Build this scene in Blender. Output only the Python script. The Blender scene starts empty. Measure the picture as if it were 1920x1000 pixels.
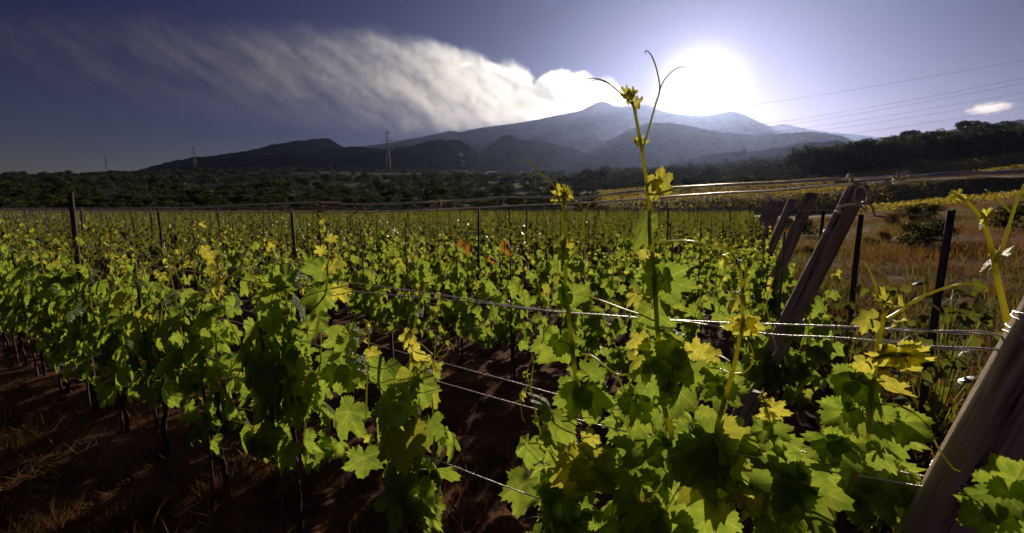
import bpy, math, random
import numpy as np
from mathutils import Vector, Matrix, noise

# ------------------------------------------------------------------ camera, light, exposure
SC = bpy.context.scene
COL = SC.collection
EYE = 1.6
F = 1920 * 16 / 36.0            # focal length in photograph pixels
PITCH = math.radians(7.5)
HOR = 500 - F * math.tan(PITCH)

cd = bpy.data.cameras.new('camera')
cd.sensor_width = 36; cd.lens = 16; cd.clip_start = 0.02; cd.clip_end = 40000
cam = bpy.data.objects.new('camera', cd); COL.objects.link(cam)
cam.location = (0, 0, EYE); cam.rotation_euler = (math.radians(90) - PITCH, 0, 0)
cd.dof.use_dof = True; cd.dof.focus_distance = 1.5; cd.dof.aperture_fstop = 6.3
SC.camera = cam

def ray(px, py):
    a, b = (px - 960) / F, (500 - py) / F
    c, s = math.cos(PITCH), math.sin(PITCH)
    return Vector((a, c + b * s, b * c - s))
def at(px, py, Y):
    r = ray(px, py); return Vector((0, 0, EYE)) + r * (Y / r.y)

SUN_PX, SUN_PY = 1312, 168
sd = ray(SUN_PX, SUN_PY).normalized()
SUN_EL = math.asin(sd.z); SUN_AZ = math.atan2(sd.x, sd.y)
W = bpy.data.worlds.new('World'); SC.world = W; W.use_nodes = True
nt = W.node_tree; nt.nodes.clear()
sky = nt.nodes.new('ShaderNodeTexSky'); sky.sky_type = 'NISHITA'; sky.sun_disc = False
sky.sun_elevation = SUN_EL; sky.sun_rotation = SUN_AZ
sky.altitude = 300; sky.air_density = 1.0; sky.dust_density = 0.9; sky.ozone_density = 4.0
bg = nt.nodes.new('ShaderNodeBackground'); bg.inputs[1].default_value = 0.05
wo = nt.nodes.new('ShaderNodeOutputWorld')
gm = nt.nodes.new('ShaderNodeGamma'); gm.inputs[1].default_value = 1.35
tint = nt.nodes.new('ShaderNodeMix'); tint.data_type = 'RGBA'; tint.blend_type = 'MULTIPLY'; tint.inputs[0].default_value = 1
tint.inputs[7].default_value = (.0155, .0215, .150, 1)
nt.links.new(sky.outputs[0], gm.inputs[0]); nt.links.new(gm.outputs[0], tint.inputs[6]); 
# the bright aureole round the sun
tc = nt.nodes.new('ShaderNodeTexCoord'); dt = nt.nodes.new('ShaderNodeVectorMath'); dt.operation = 'DOT_PRODUCT'
nrm = nt.nodes.new('ShaderNodeVectorMath'); nrm.operation = 'NORMALIZE'; nt.links.new(tc.outputs['Generated'], nrm.inputs[0])
nt.links.new(nrm.outputs[0], dt.inputs[0]); dt.inputs[1].default_value = sd
def _m(op, a, b):
    x = nt.nodes.new('ShaderNodeMath'); x.operation = op
    for k, v in ((0, a), (1, b)):
        if hasattr(v, 'links'): nt.links.new(v, x.inputs[k])
        else: x.inputs[k].default_value = v
    return x.outputs[0]
ang2 = _m('MULTIPLY', _m('SUBTRACT', 1.0, dt.outputs['Value']), 2 * 57.3 ** 2)        # squared degrees from the sun
gl = _m('ADD', _m('MULTIPLY', _m('EXPONENT', _m('MULTIPLY', _m('MULTIPLY', ang2, ang2), -1 / 330.0), 0), 12.0), _m('MULTIPLY', _m('EXPONENT', _m('MULTIPLY', _m('SQRT', ang2, 0), -1 / 5.0), 0), 13.0))
gc = nt.nodes.new('ShaderNodeMix'); gc.data_type = 'RGBA'; gc.blend_type = 'MULTIPLY'; gc.inputs[0].default_value = 1
cx = nt.nodes.new('ShaderNodeCombineColor')
for k in range(3): nt.links.new(gl, cx.inputs[k])
nt.links.new(cx.outputs[0], gc.inputs[6]); gc.inputs[7].default_value = (1.0, .93, .92, 1)
ad = nt.nodes.new('ShaderNodeMix'); ad.data_type = 'RGBA'; ad.blend_type = 'ADD'; ad.inputs[0].default_value = 1
sz = nt.nodes.new('ShaderNodeSeparateXYZ'); nt.links.new(nrm.outputs[0], sz.inputs[0])
hb = _m('EXPONENT', _m('MULTIPLY', _m('MAXIMUM', sz.outputs[2], 0.0), -9.0), 0)      # warm low band of dust all round the horizon
hm = nt.nodes.new('ShaderNodeMix'); hm.data_type = 'RGBA'; hm.inputs[6].default_value = (1, 1, 1, 1); hm.inputs[7].default_value = (44, 19, 1.6, 1)
nt.links.new(hb, hm.inputs[0]); hx = nt.nodes.new('ShaderNodeMix'); hx.data_type = 'RGBA'; hx.blend_type = 'MULTIPLY'; hx.inputs[0].default_value = 1
nt.links.new(tint.outputs[2], hx.inputs[6]); nt.links.new(hm.outputs[2], hx.inputs[7]); nt.links.new(hx.outputs[2], ad.inputs[6]); nt.links.new(gc.outputs[2], ad.inputs[7]); nt.links.new(ad.outputs[2], bg.inputs[0])
nt.links.new(bg.outputs[0], wo.inputs[0])

sl = bpy.data.lights.new('sun', 'SUN'); sl.energy = 5.0; sl.angle = math.radians(0.5); sl.color = (1.0, 0.86, 0.66)
sun = bpy.data.objects.new('sun', sl); COL.objects.link(sun)
sun.rotation_euler = Vector((0, 0, 1)).rotation_difference(sd).to_euler()
SC.view_settings.view_transform = 'Standard'; SC.view_settings.look = 'None'
SC.view_settings.exposure = 0.0; SC.view_settings.gamma = 1.0; SC.view_settings.use_curve_mapping = False
SC.render.engine = 'CYCLES'
SC.cycles.use_denoising = True; SC.cycles.max_bounces = 8; SC.cycles.diffuse_bounces = 5
SC.cycles.glossy_bounces = 2; SC.cycles.transmission_bounces = 5; SC.cycles.transparent_max_bounces = 12
SC.cycles.volume_bounces = 2; SC.cycles.sample_clamp_indirect = 6.0
SC.cycles.volume_step_rate = 0.25; SC.cycles.volume_max_steps = 256

# ------------------------------------------------------------------ helpers
def tag(o, label=None, cat=None, group=None, kind=None):
    if label: o['label'] = label
    if cat: o['category'] = cat
    if group: o['group'] = group
    if kind: o['kind'] = kind
    return o
def link(o, parent=None):
    COL.objects.link(o)
    if parent: o.parent = parent
    return o
def obj(name, me, parent=None, loc=None):
    o = bpy.data.objects.new(name, me)
    if loc is not None: o.location = loc
    return link(o, parent)
def empty(name, loc=(0, 0, 0), rz=0.0):
    o = bpy.data.objects.new(name, None); o.empty_display_size = 0.1
    o.location = loc; o.rotation_euler = (0, 0, rz); return link(o)
def mesh(name, V, Fc, mat=None, smooth=True, mats=None, midx=None):
    """V (n,3) array; Fc (m,k) array or list of such arrays / lists"""
    me = bpy.data.meshes.new(name)
    V = np.asarray(V, dtype=np.float32)
    if isinstance(Fc, np.ndarray): Fc = [Fc]
    Fc = [np.asarray(f, dtype=np.int32) for f in Fc if len(f)]
    me.vertices.add(len(V)); me.vertices.foreach_set('co', V.ravel())
    nl = sum(f.size for f in Fc); nf = sum(len(f) for f in Fc)
    me.loops.add(nl); me.loops.foreach_set('vertex_index', np.concatenate([f.ravel() for f in Fc]))
    me.polygons.add(nf)
    tot = np.concatenate([np.full(len(f), f.shape[1]) for f in Fc]).astype(np.int32)
    st = np.concatenate([[0], np.cumsum(tot)[:-1]]).astype(np.int32)
    me.polygons.foreach_set('loop_start', st); me.polygons.foreach_set('loop_total', tot)
    me.polygons.foreach_set('use_smooth', np.full(nf, bool(smooth)))
    if midx is not None: me.polygons.foreach_set('material_index', np.asarray(midx, dtype=np.int32))
    for m in (mats or ([mat] if mat else [])): me.materials.append(m)
    me.update(calc_edges=True); me.validate()
    return me
class MB:
    """collects pieces, then makes ONE mesh"""
    def __init__(s): s.V = []; s.q = []; s.t = []; s.n = 0
    def add(s, V, q=(), t=()):
        V = np.asarray(V, dtype=np.float32); s.V.append(V)
        if len(q): s.q.append(np.asarray(q, dtype=np.int32) + s.n)
        if len(t): s.t.append(np.asarray(t, dtype=np.int32) + s.n)
        s.n += len(V)
    def tube(s, P, R, k=6, cap=True):
        P = [Vector(p) for p in P]
        if not hasattr(R, '__len__'): R = [R] * len(P)
        V = []; n = len(P)
        T0 = (P[1] - P[0]).normalized()
        a = Vector((0, 0, 1)) if abs(T0.z) < .9 else Vector((1, 0, 0))
        N = T0.cross(a).normalized()
        for i, p in enumerate(P):
            T = (P[min(i + 1, n - 1)] - P[max(i - 1, 0)])
            T = T.normalized() if T.length > 1e-9 else T0
            N = (N - T * N.dot(T)).normalized(); B = T.cross(N)
            for j in range(k):
                an = 2 * math.pi * j / k
                V.append(p + (N * math.cos(an) + B * math.sin(an)) * R[i])
        q = [(i * k + j, i * k + (j + 1) % k, (i + 1) * k + (j + 1) % k, (i + 1) * k + j) for i in range(n - 1) for j in range(k)]
        t = []
        if cap:
            V += [P[0], P[-1]]
            t = [(n * k, (j + 1) % k, j) for j in range(k)] + [(n * k + 1, (n - 1) * k + j, (n - 1) * k + (j + 1) % k) for j in range(k)]
        s.add([tuple(v) for v in V], q, t)
    def box(s, c, d, rz=0.0):
        cx, cy, cz = c; hx, hy, hz = d[0] / 2, d[1] / 2, d[2] / 2
        ca, sa = math.cos(rz), math.sin(rz); V = []
        for z in (-hz, hz):
            for x, y in ((-hx, -hy), (hx, -hy), (hx, hy), (-hx, hy)):
                V.append((cx + x * ca - y * sa, cy + x * sa + y * ca, cz + z))
        s.add(V, [(0, 3, 2, 1), (4, 5, 6, 7), (0, 1, 5, 4), (1, 2, 6, 5), (2, 3, 7, 6), (3, 0, 4, 7)])
    def build(s, name, mat, smooth=True):
        return mesh(name, np.concatenate(s.V), [np.concatenate(x) for x in (s.q, s.t) if x], mat, smooth)
def spline(P, m=6):
    """Catmull-Rom through points"""
    P = [Vector(p) for p in P]
    if len(P) < 3: return P
    Q = [2 * P[0] - P[1]] + P + [2 * P[-1] - P[-2]]; out = []
    for i in range(1, len(Q) - 2):
        for j in range(m):
            t = j / m; a, b, c, d = Q[i - 1], Q[i], Q[i + 1], Q[i + 2]
            out.append(.5 * ((2 * b) + (c - a) * t + (2 * a - 5 * b + 4 * c - d) * t * t + (3 * b - a - 3 * c + d) * t ** 3))
    out.append(P[-1]); return out
def lin(a, b, n): return [a + (b - a) * i / (n - 1) for i in range(n)]
def vnoise(x, y, z=0.0, o=4):
    return noise.fractal(Vector((x, y, z)), 0.9, 2.1, o)
# cheap vectorised value noise for big sheets
_rs = np.random.RandomState(7); _G = _rs.rand(256, 256).astype(np.float32)
def vn(x, y):
    xi = np.floor(x).astype(int); yi = np.floor(y).astype(int); fx = x - xi; fy = y - yi
    fx = fx * fx * (3 - 2 * fx); fy = fy * fy * (3 - 2 * fy)
    g = lambda a, b: _G[a % 256, b % 256]
    return (g(xi, yi) * (1 - fx) * (1 - fy) + g(xi + 1, yi) * fx * (1 - fy) + g(xi, yi + 1) * (1 - fx) * fy + g(xi + 1, yi + 1) * fx * fy) * 2 - 1
def fbm(x, y, o=5, r=2.03):
    s = 0; a = 1.0
    for i in range(o): s = s + a * vn(x + 17.3 * i, y - 9.1 * i); x = x * r; y = y * r; a *= .5
    return s

# ------------------------------------------------------------------ materials
class N:
    def __init__(s, name):
        s.m = bpy.data.materials.new(name); s.m.use_nodes = True; s.t = s.m.node_tree; s.t.nodes.clear()
        s.out = s.n('OutputMaterial')
    def n(s, typ, **kw):
        x = s.t.nodes.new('ShaderNode' + typ)
        for k, v in kw.items():
            if isinstance(k, str) and k.startswith('i_'):
                key = k[2:]; x.inputs[int(key) if key.isdigit() else key.replace('_', ' ')].default_value = v
            else: setattr(x, k, v)
        return x
    def l(s, a, b): s.t.links.new(a, b)
    def put(s, inp, v):
        if hasattr(v, 'is_output') or hasattr(v, 'links'): s.l(v, inp)
        else: inp.default_value = v
    def math(s, op, a, b=0.0, c=0.0, clamp=False):
        x = s.n('Math', operation=op, use_clamp=clamp)
        s.put(x.inputs[0], a); s.put(x.inputs[1], b); s.put(x.inputs[2], c)
        return x.outputs[0]
    def mix(s, f, a, b, typ='MIX'):
        x = s.n('Mix', data_type='RGBA', blend_type=typ)
        s.put(x.inputs[0], f); s.put(x.inputs[6], a); s.put(x.inputs[7], b); return x.outputs[2]
    def ramp(s, f, stops):
        x = s.n('ValToRGB'); s.put(x.inputs[0], f); e = x.color_ramp.elements
        while len(e) < len(stops): e.new(.5)
        for i, (p, c) in enumerate(stops):
            e[i].position = p; e[i].color = (c, c, c, 1) if not hasattr(c, '__len__') else (*c, 1)
        return x.outputs[0]
    def noise(s, vec, scale, detail=4, rough=.5, dist=0.0):
        x = s.n('TexNoise'); s.put(x.inputs['Vector'], vec)
        x.inputs['Scale'].default_value = scale; x.inputs['Detail'].default_value = detail
        x.inputs['Roughness'].default_value = rough; x.inputs['Distortion'].default_value = dist
        return x.outputs[0]
    def coords(s, which='Object'): return s.n('TexCoord').outputs[which]
    def mapping(s, vec, scale=(1, 1, 1), loc=(0, 0, 0), rot=(0, 0, 0)):
        x = s.n('Mapping'); s.put(x.inputs[0], vec); x.inputs[1].default_value = loc
        x.inputs[2].default_value = rot; x.inputs[3].default_value = scale; return x.outputs[0]
    def princ(s, col, rough=.8, spec=.3, metal=0.0, bump=None, bs=.3, bd=.02):
        p = s.n('BsdfPrincipled'); s.put(p.inputs['Base Color'], col); s.put(p.inputs['Roughness'], rough)
        p.inputs['Specular IOR Level'].default_value = spec; p.inputs['Metallic'].default_value = metal
        if bump is not None:
            b = s.n('Bump'); b.inputs['Strength'].default_value = bs; b.inputs['Distance'].default_value = bd
            s.l(bump, b.inputs['Height']); s.l(b.outputs[0], p.inputs['Normal'])
        return p
    def done(s, sh): s.l(sh, s.out.inputs[0]); return s.m

def rgb(*c): return (*c, 1)
def leaf_mat(name, dark, light, trans, tw=.5, veins=False, rough=.42, spec=.45, spots=False):
    g = N(name)
    rnd = g.math('FRACT', g.math('ADD', g.n('ObjectInfo').outputs['Random'], g.n('NewGeometry').outputs['Random Per Island']))
    r2 = g.math('FRACT', g.math('MULTIPLY', rnd, 7.31))
    oc = g.coords('Object')
    base = g.mix(rnd, rgb(*dark), rgb(*light))
    r3 = g.ramp(g.math('FRACT', g.math('MULTIPLY', rnd, 13.7)), [(.88, 0), (.99, 1)])
    tcol = g.mix(r2, rgb(*[x * .82 for x in trans]), rgb(trans[0] * 1.15, trans[1] * 1.05, trans[2] * .9))
    bump = None
    if veins:
        sx = g.n('SeparateXYZ'); g.l(oc, sx.inputs[0])
        r = g.math('SQRT', g.math('ADD', g.math('MULTIPLY', sx.outputs[0], sx.outputs[0]), g.math('MULTIPLY', sx.outputs[1], sx.outputs[1])))
        th = g.math('ARCTAN2', sx.outputs[0], sx.outputs[1])
        pp = g.math('PINGPONG', g.math('ADD', th, math.radians(52) * 4), math.radians(26))
        d = g.math('MULTIPLY', r, g.math('SINE', pp)); a = g.math('MULTIPLY', r, g.math('COSINE', pp))
        main = g.ramp(d, [(0.012, 1), (0.036, 0)])
        s2 = g.math('SUBTRACT', a, g.math('MULTIPLY', d, .9))
        tri = g.math('PINGPONG', s2, .075)
        sec = g.ramp(tri, [(0.005, 1), (0.026, 0)])
        vein = g.math('MAXIMUM', main, g.math('MULTIPLY', sec, .5))
        nz = g.noise(oc, 14, 4)
        base = g.mix(g.math('MULTIPLY', vein, .7), base, rgb(light[0] * 1.9, light[1] * 1.5, light[2] * 1.6))
        tcol = g.mix(g.math('MULTIPLY', vein, .75), tcol, rgb(trans[0] * 1.7, trans[1] * 1.4, trans[2] * 2.4))
        tcol = g.mix(g.ramp(g.noise(oc, 3.2, 5), [(.35, 0), (.65, .8)]), tcol, rgb(trans[0] * .5, trans[1] * .62, trans[2] * .6))
        bump = g.math('ADD', g.math('MULTIPLY', g.math('SUBTRACT', 1, g.math('MAXIMUM', main, sec)), .6), g.math('MULTIPLY', nz, .5))
    if veins and not spots:
        tcol = g.mix(g.math('MULTIPLY', r3, .55), tcol, rgb(.62, .50, .05)); base = g.mix(g.math('MULTIPLY', r3, .5), base, rgb(.26, .22, .04))
        edge = g.ramp(g.math('ADD', r, g.math('MULTIPLY', g.noise(oc, 5, 3), .5)), [(1.05, 0), (1.3, 1)])
        tcol = g.mix(g.math('MULTIPLY', edge, .5), tcol, rgb(.55, .40, .06)); base = g.mix(g.math('MULTIPLY', edge, .5), base, rgb(.22, .15, .04))
    if spots:
        sp = g.ramp(g.noise(oc, 9, 3), [(.60, 0), (.68, 1)])
        tcol = g.mix(g.math('MULTIPLY', sp, .6), tcol, rgb(.45, .16, .03))
        base = g.mix(g.math('MULTIPLY', sp, .6), base, rgb(.25, .09, .03))
    p = g.princ(base, rough, spec, bump=bump, bs=.9, bd=.03)
    tr = g.n('BsdfTranslucent'); g.l(tcol, tr.inputs[0])
    ms = g.n('MixShader'); ms.inputs[0].default_value = tw
    g.l(p.outputs[0], ms.inputs[1]); g.l(tr.outputs[0], ms.inputs[2])
    return g.done(ms.outputs[0])
M = {}
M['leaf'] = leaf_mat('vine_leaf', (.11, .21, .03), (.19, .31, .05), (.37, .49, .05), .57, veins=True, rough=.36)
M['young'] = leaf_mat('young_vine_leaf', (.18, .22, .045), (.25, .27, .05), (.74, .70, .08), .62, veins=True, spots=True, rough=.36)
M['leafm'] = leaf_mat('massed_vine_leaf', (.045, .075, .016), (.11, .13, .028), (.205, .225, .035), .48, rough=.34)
M['rust'] = leaf_mat('rusty_leaf', (.16, .06, .02), (.24, .10, .02), (.42, .19, .03), .55)
def tree_mat(name, a, b, tr):
    return leaf_mat(name, a, b, tr, .3, rough=.7, spec=.15)
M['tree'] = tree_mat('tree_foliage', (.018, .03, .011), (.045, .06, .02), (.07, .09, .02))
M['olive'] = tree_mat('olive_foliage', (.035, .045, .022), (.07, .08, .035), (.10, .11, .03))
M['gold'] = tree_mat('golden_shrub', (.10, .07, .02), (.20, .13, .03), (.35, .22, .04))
def simple(name, col, rough=.8, spec=.3, metal=0, scale=None, col2=None, stretch=None, bs=.4):
    g = N(name)
    if scale is None: return g.done(g.princ(rgb(*col), rough, spec, metal).outputs[0])
    v = g.coords('Object')
    if stretch: v = g.mapping(v, stretch)
    nz = g.noise(v, scale, 6, .6)
    c = g.mix(g.ramp(nz, [(.35, 0), (.65, 1)]), rgb(*col), rgb(*(col2 or col)))
    return g.done(g.princ(c, rough, spec, metal, bump=nz, bs=bs).outputs[0])
M['stem'] = leaf_mat('green_shoot', (.22, .28, .06), (.28, .34, .07), (.75, .75, .12), .55, rough=.35, spec=.6)
M['cane'] = simple('brown_cane', (.20, .12, .06), .5, .5, 0, 60, (.32, .2, .09), (1, 1, .2))
M['bark'] = simple('vine_bark', (.05, .035, .028), .95, .1, 0, 40, (.12, .085, .06), (1, 1, .15), 1.0)
M['stake'] = simple('wood_stake', (.09, .065, .05), .85, .2, 0, 30, (.2, .14, .1), (1, 1, .1))
M['darkpost'] = simple('dark_post', (.05, .042, .045), .8, .2, 0, 30, (.13, .11, .10), (1, 1, .1))
M['wire'] = simple('galvanised_wire', (.95, .91, .87), .40, .9, .6, 200, (.85, .8, .76))
M['tie'] = simple('pale_tie', (.9, .8, .66), .45, .5, 0, 120, (.7, .56, .42))
M['dry'] = simple('dried_tendril', (.22, .11, .07), .7, .3, 0, 90, (.4, .22, .14))
M['teal'] = simple('teal_tie', (.02, .22, .16), .4, .5)
M['straw'] = leaf_mat('straw', (.22, .12, .05), (.42, .26, .11), (.5, .28, .1), .3, rough=.6, spec=.3)
M['grass'] = leaf_mat('dry_grass', (.07, .036, .013), (.17, .088, .028), (.30, .14, .035), .4, rough=.7, spec=.15)
M['weed'] = leaf_mat('green_grass', (.05, .06, .018), (.10, .10, .03), (.25, .24, .05), .4, rough=.7, spec=.15)
M['steel'] = simple('pylon_steel', (.16, .16, .17), .6, .4, .4)
M['cable'] = simple('cable', (.06, .06, .065), .6, .3)
M['white'] = simple('white_ceramic', (.8, .8, .78), .3, .5)
# weathered end-post wood
g = N('weathered_wood')
oc = g.coords('Object')
lo = g.mapping(oc, (1, 1, .06)); fine = g.noise(lo, 55, 8, .65, .4); mid = g.noise(g.mapping(oc, (1, 1, .22)), 9, 5, .6, .6)
c = g.mix(g.ramp(fine, [(.32, 0), (.62, 1)]), rgb(.26, .18, .13), rgb(.78, .62, .49))
c = g.mix(g.ramp(mid, [(.42, 0), (.6, .75)]), c, rgb(.5, .36, .27))
crk = g.ramp(g.noise(g.mapping(oc, (1, 1, .04)), 30, 4, .6, .5), [(.36, 1), (.43, 0)])
c = g.mix(crk, c, rgb(.03, .022, .02))
hgt = g.math('SUBTRACT', g.math('ADD', g.math('MULTIPLY', fine, .6), g.math('MULTIPLY', mid, .5)), g.math('MULTIPLY', crk, .9))
M['wood'] = g.done(g.princ(c, .85, .2, bump=hgt, bs=1.0, bd=.012).outputs[0])
# soil
g = N('volcanic_soil')
po = g.n('NewGeometry').outputs['Position']
n1 = g.noise(po, 2.2, 8, .65); n2 = g.noise(po, 22, 8, .7); n3 = g.noise(po, .05, 5, .6)
c = g.mix(g.ramp(n1, [(.35, 0), (.66, 1)]), rgb(.085, .037, .02), rgb(.23, .095, .045))
c = g.mix(g.ramp(n2, [(.5, 0), (.75, .7)]), c, rgb(.28, .14, .065))
sx = g.n('SeparateXYZ'); g.l(po, sx.inputs[0])
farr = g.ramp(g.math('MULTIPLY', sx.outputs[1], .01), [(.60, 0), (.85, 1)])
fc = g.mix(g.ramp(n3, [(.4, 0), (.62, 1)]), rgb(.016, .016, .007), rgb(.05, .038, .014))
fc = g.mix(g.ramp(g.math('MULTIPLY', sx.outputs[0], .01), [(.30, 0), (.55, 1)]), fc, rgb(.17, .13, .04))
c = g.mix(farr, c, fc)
hh = g.math('ADD', g.math('MULTIPLY', n2, .5), n1)
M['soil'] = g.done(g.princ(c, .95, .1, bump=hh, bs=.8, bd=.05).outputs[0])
def hillmat(name, a, b, sc):
    g = N(name); po = g.n('NewGeometry').outputs['Position']
    c = g.mix(g.ramp(g.noise(po, sc, 8, .65), [(.38, 0), (.64, 1)]), rgb(*a), rgb(*b))
    return g.done(g.princ(c, .95, .05, bump=g.noise(po, sc * 2.5, 10, .75), bs=1.0, bd=30).outputs[0])
M['hill'] = hillmat('scrub_hill', (.014, .017, .010), (.075, .066, .036), .015)
M['mount'] = hillmat('lava_mountain', (.03, .03, .033), (.13, .12, .11), .005)

# ------------------------------------------------------------------ vineyard frame
TH = math.radians(58)
U = Vector((-math.sin(TH), math.cos(TH), 0))       # along the rows, away to the left
Nn = Vector((math.cos(TH), math.sin(TH), 0))       # across the rows, away from the camera
D0, DS = 1.15, 2.2
def rowpt(px, py, k=0, off=0.0):
    r = ray(px, py); t = (D0 + DS * k + off) / r.dot(Nn)
    return Vector((0, 0, EYE)) + r * t
def rowground(k, t): p = Nn * (D0 + DS * k) + U * t; return p
def proj(p):
    c, s = math.cos(PITCH), math.sin(PITCH); x, y, z = p[0], p[1], p[2] - EYE
    d = y * c - z * s
    return (960 + F * x / d, 500 - F * (y * s + z * c) / d) if d > .01 else (-9e9, 9e9)
ENDP, ENDD = Vector((2.03, 2.7, 0)), Vector((.455, .8905, 0))   # line of the row ends
def endpoint(k):      # top of the end post of row k (row 1 = first behind the near one)
    return ENDP + ENDD * (DS / ENDD.dot(Nn) * (k - 1))

# ------------------------------------------------------------------ ground sheet
TY = np.array([0, 62, 78, 100, 125, 180, 250, 450, 700, 1200, 2500, 7000.])
TP = np.array([-1500, 0, 300, 600, 900, 1060, 1200, 1500, 1700, 1920, 2400, 3600.])
def _z(y, Y): return EYE + (HOR - y) / F * Y
TAB = {  # image height of the bare land at that distance, per column
 100: [387, 387, 387, 387, 387, 385, 376, 364, 350, 325, 300, 300],
 125: [384, 384, 384, 384, 382, 372, 358, 345, 322, 293, 270, 270],
 180: [380, 380, 380, 380, 378, 366, 353, 335, 300, 284, 255, 255],
 250: [370, 370, 370, 368, 366, 360, 350, 334, 288, 278, 250, 250],
 450: [350, 350, 348, 344, 344, 342, 335, 315, 275, 270, 250, 250],
 700: [336, 336, 330, 325, 332, 332, 326, 303, 280, 275, 260, 260],
 1200: [336, 336, 326, 312, 325, 328, 322, 302, 290, 280, 270, 270]}
def terrain(X, Y):
    X = np.asarray(X, dtype=float); Y = np.asarray(Y, dtype=float)
    px = 960 + F * X / np.maximum(np.abs(Y), 1e-3); px = np.where(Y > 1, px, np.where(X > 0, 3600, -1500)); px = np.clip(px, -1500, 3600)
    vals = []
    for d in TY:
        if d <= 78: vals.append(np.zeros_like(px))
        elif d in TAB: vals.append(_z(np.interp(px, TP, TAB[int(d)]), d))
        else: vals.append(np.full_like(px, 20.0 if d < 5000 else 0.0))
    vals = np.array(vals); Yc = np.clip(Y, 0, 6999); i = np.clip(np.searchsorted(TY, Yc, side='right') - 1, 0, len(TY) - 2)
    f = (Yc - TY[i]) / (TY[i + 1] - TY[i]); f = f * f * (3 - 2 * f)
    idx = np.indices(px.shape)
    z = vals[(i, *idx)] * (1 - f) + vals[(i + 1, *idx)] * f
    s = (X - ENDP.x) * (-U.x) + (Y - ENDP.y) * (-U.y)
    ramp = .12 * np.clip(s - .8, 0, 40) * np.clip((110 - Y) / 50, 0, 1)
    return z + ramp
def gz(x, y): return float(terrain(np.array([x]), np.array([y]))[0])
def build_ground():
    R = np.concatenate([[.02], np.geomspace(.45, 60, 260), np.geomspace(62, 7000, 110)])
    az = np.concatenate([np.radians(np.linspace(-62, 62, 620)), np.radians(np.linspace(66, 294, 58))])
    A, RR = np.meshgrid(az, R)
    X = np.sin(A) * RR; Y = np.cos(A) * RR
    Z = terrain(X, Y)
    near = np.clip((30 - RR) / 25, 0, 1)
    dd = X * Nn.x + Y * Nn.y
    ph = ((dd - D0) / DS) % 1.0
    Z = Z + near * (.03 * np.cos(2 * np.pi * ph) + .035 * fbm(X * 1.3, Y * 1.3, 4) + .022 * fbm(X * 7, Y * 7, 3)) - .02
    Z = Z + np.clip((RR - 70) / 200, 0, 1) * 1.2 * fbm(X * .02, Y * .02, 4)
    n, m = A.shape
    V = np.stack([X, Y, Z], -1).reshape(-1, 3)
    i, j = np.meshgrid(np.arange(n - 1), np.arange(m), indexing='ij'); j2 = (j + 1) % m
    q = np.stack([i * m + j, i * m + j2, (i + 1) * m + j2, (i + 1) * m + j], -1).reshape(-1, 4)[:, ::-1]
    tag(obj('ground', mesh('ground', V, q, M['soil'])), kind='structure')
build_ground()

# ------------------------------------------------------------------ far ridges and the volcano
def ridge(name, prof, Y0, front, back, mat, rough, res=3.0, seed=0, gul=.1):
    xs = np.array([p[0] for p in prof], float); ys = np.array([p[1] for p in prof], float)
    px = np.arange(xs[0], xs[-1] + 1, res); yy = np.interp(px, xs, ys)
    k = np.array([1, 2, 3, 2, 1.]); k /= k.sum(); yy = np.convolve(np.pad(yy, 2, mode='edge'), k, 'valid')
    crest = np.maximum((HOR - yy) / F * Y0, 1)
    m = 36; ds = np.concatenate([np.linspace(-1, 0, m), np.linspace(0, 1, 12)[1:]])
    V = []
    for d in ds:
        Y = Y0 + (d * front if d < 0 else d * back)
        X = (px - 960) / F * Y0 * (1 + .25 * (Y / Y0 - 1))
        sh = (1 - abs(d)) ** (1.25 if d < 0 else 1.5)
        nzz = fbm(X / (Y0 * .035) + seed, np.full_like(X, Y / (Y0 * .09)) + seed * 3, 5)
        z = crest * (sh + gul * nzz * (4 * sh * (1 - sh) if d else 0)) + rough * fbm(X / (rough * 9) + seed, Y / (rough * 9) + 0 * X, 5) * (1 if abs(d) < .98 else 0)
        V.append(np.stack([X, np.full_like(X, Y), z - abs(d) * 25], -1))
    V = np.array(V); n, mm = V.shape[:2]
    i, j = np.meshgrid(np.arange(n - 1), np.arange(mm - 1), indexing='ij')
    q = np.stack([i * mm + j, i * mm + j + 1, (i + 1) * mm + j + 1, (i + 1) * mm + j], -1).reshape(-1, 4)
    tag(obj(name, mesh(name, V.reshape(-1, 3), q, mat)), kind='structure')
ridge('mountain', [(-300, 380), (300, 330), (500, 300), (640, 280), (690, 277), (740, 271), (800, 260), (832, 254), (850, 250), (865, 253), (890, 247), (912, 244), (960, 238),
  (1000, 232), (1050, 222), (1085, 215), (1105, 205), (1118, 200), (1130, 200), (1145, 207), (1180, 208), (1205, 205), (1225, 215), (1260, 222), (1300, 225),
  (1330, 222), (1358, 216), (1380, 222), (1405, 233), (1430, 243), (1455, 238), (1480, 244), (1520, 251), (1580, 257), (1700, 268), (1900, 290), (2400, 350), (2700, 385)],
  6500, 1900, 600, M['mount'], 4, 3, 3, .04)
ridge('hill', [(880, 380), (990, 330), (1040, 300), (1062, 280), (1078, 264), (1092, 259), (1115, 258), (1128, 268), (1145, 262), (1160, 254), (1180, 246), (1200, 238), (1250, 236), (1300, 246), (1340, 252),
  (1400, 258), (1430, 255), (1500, 252), (1545, 256), (1570, 262), (1620, 290), (1800, 340), (2000, 380)], 2500, 900, 400, M['hill'], 5, 3, 11, .12)
ridge('hill', [(60, 386), (240, 330), (330, 306), (380, 297), (450, 290), (490, 282), (530, 274), (560, 268), (600, 265), (622, 262), (640, 274), (690, 300), (760, 330), (900, 385)],
  1900, 500, 300, M['hill'], 4, 3, 23, .1)
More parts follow.
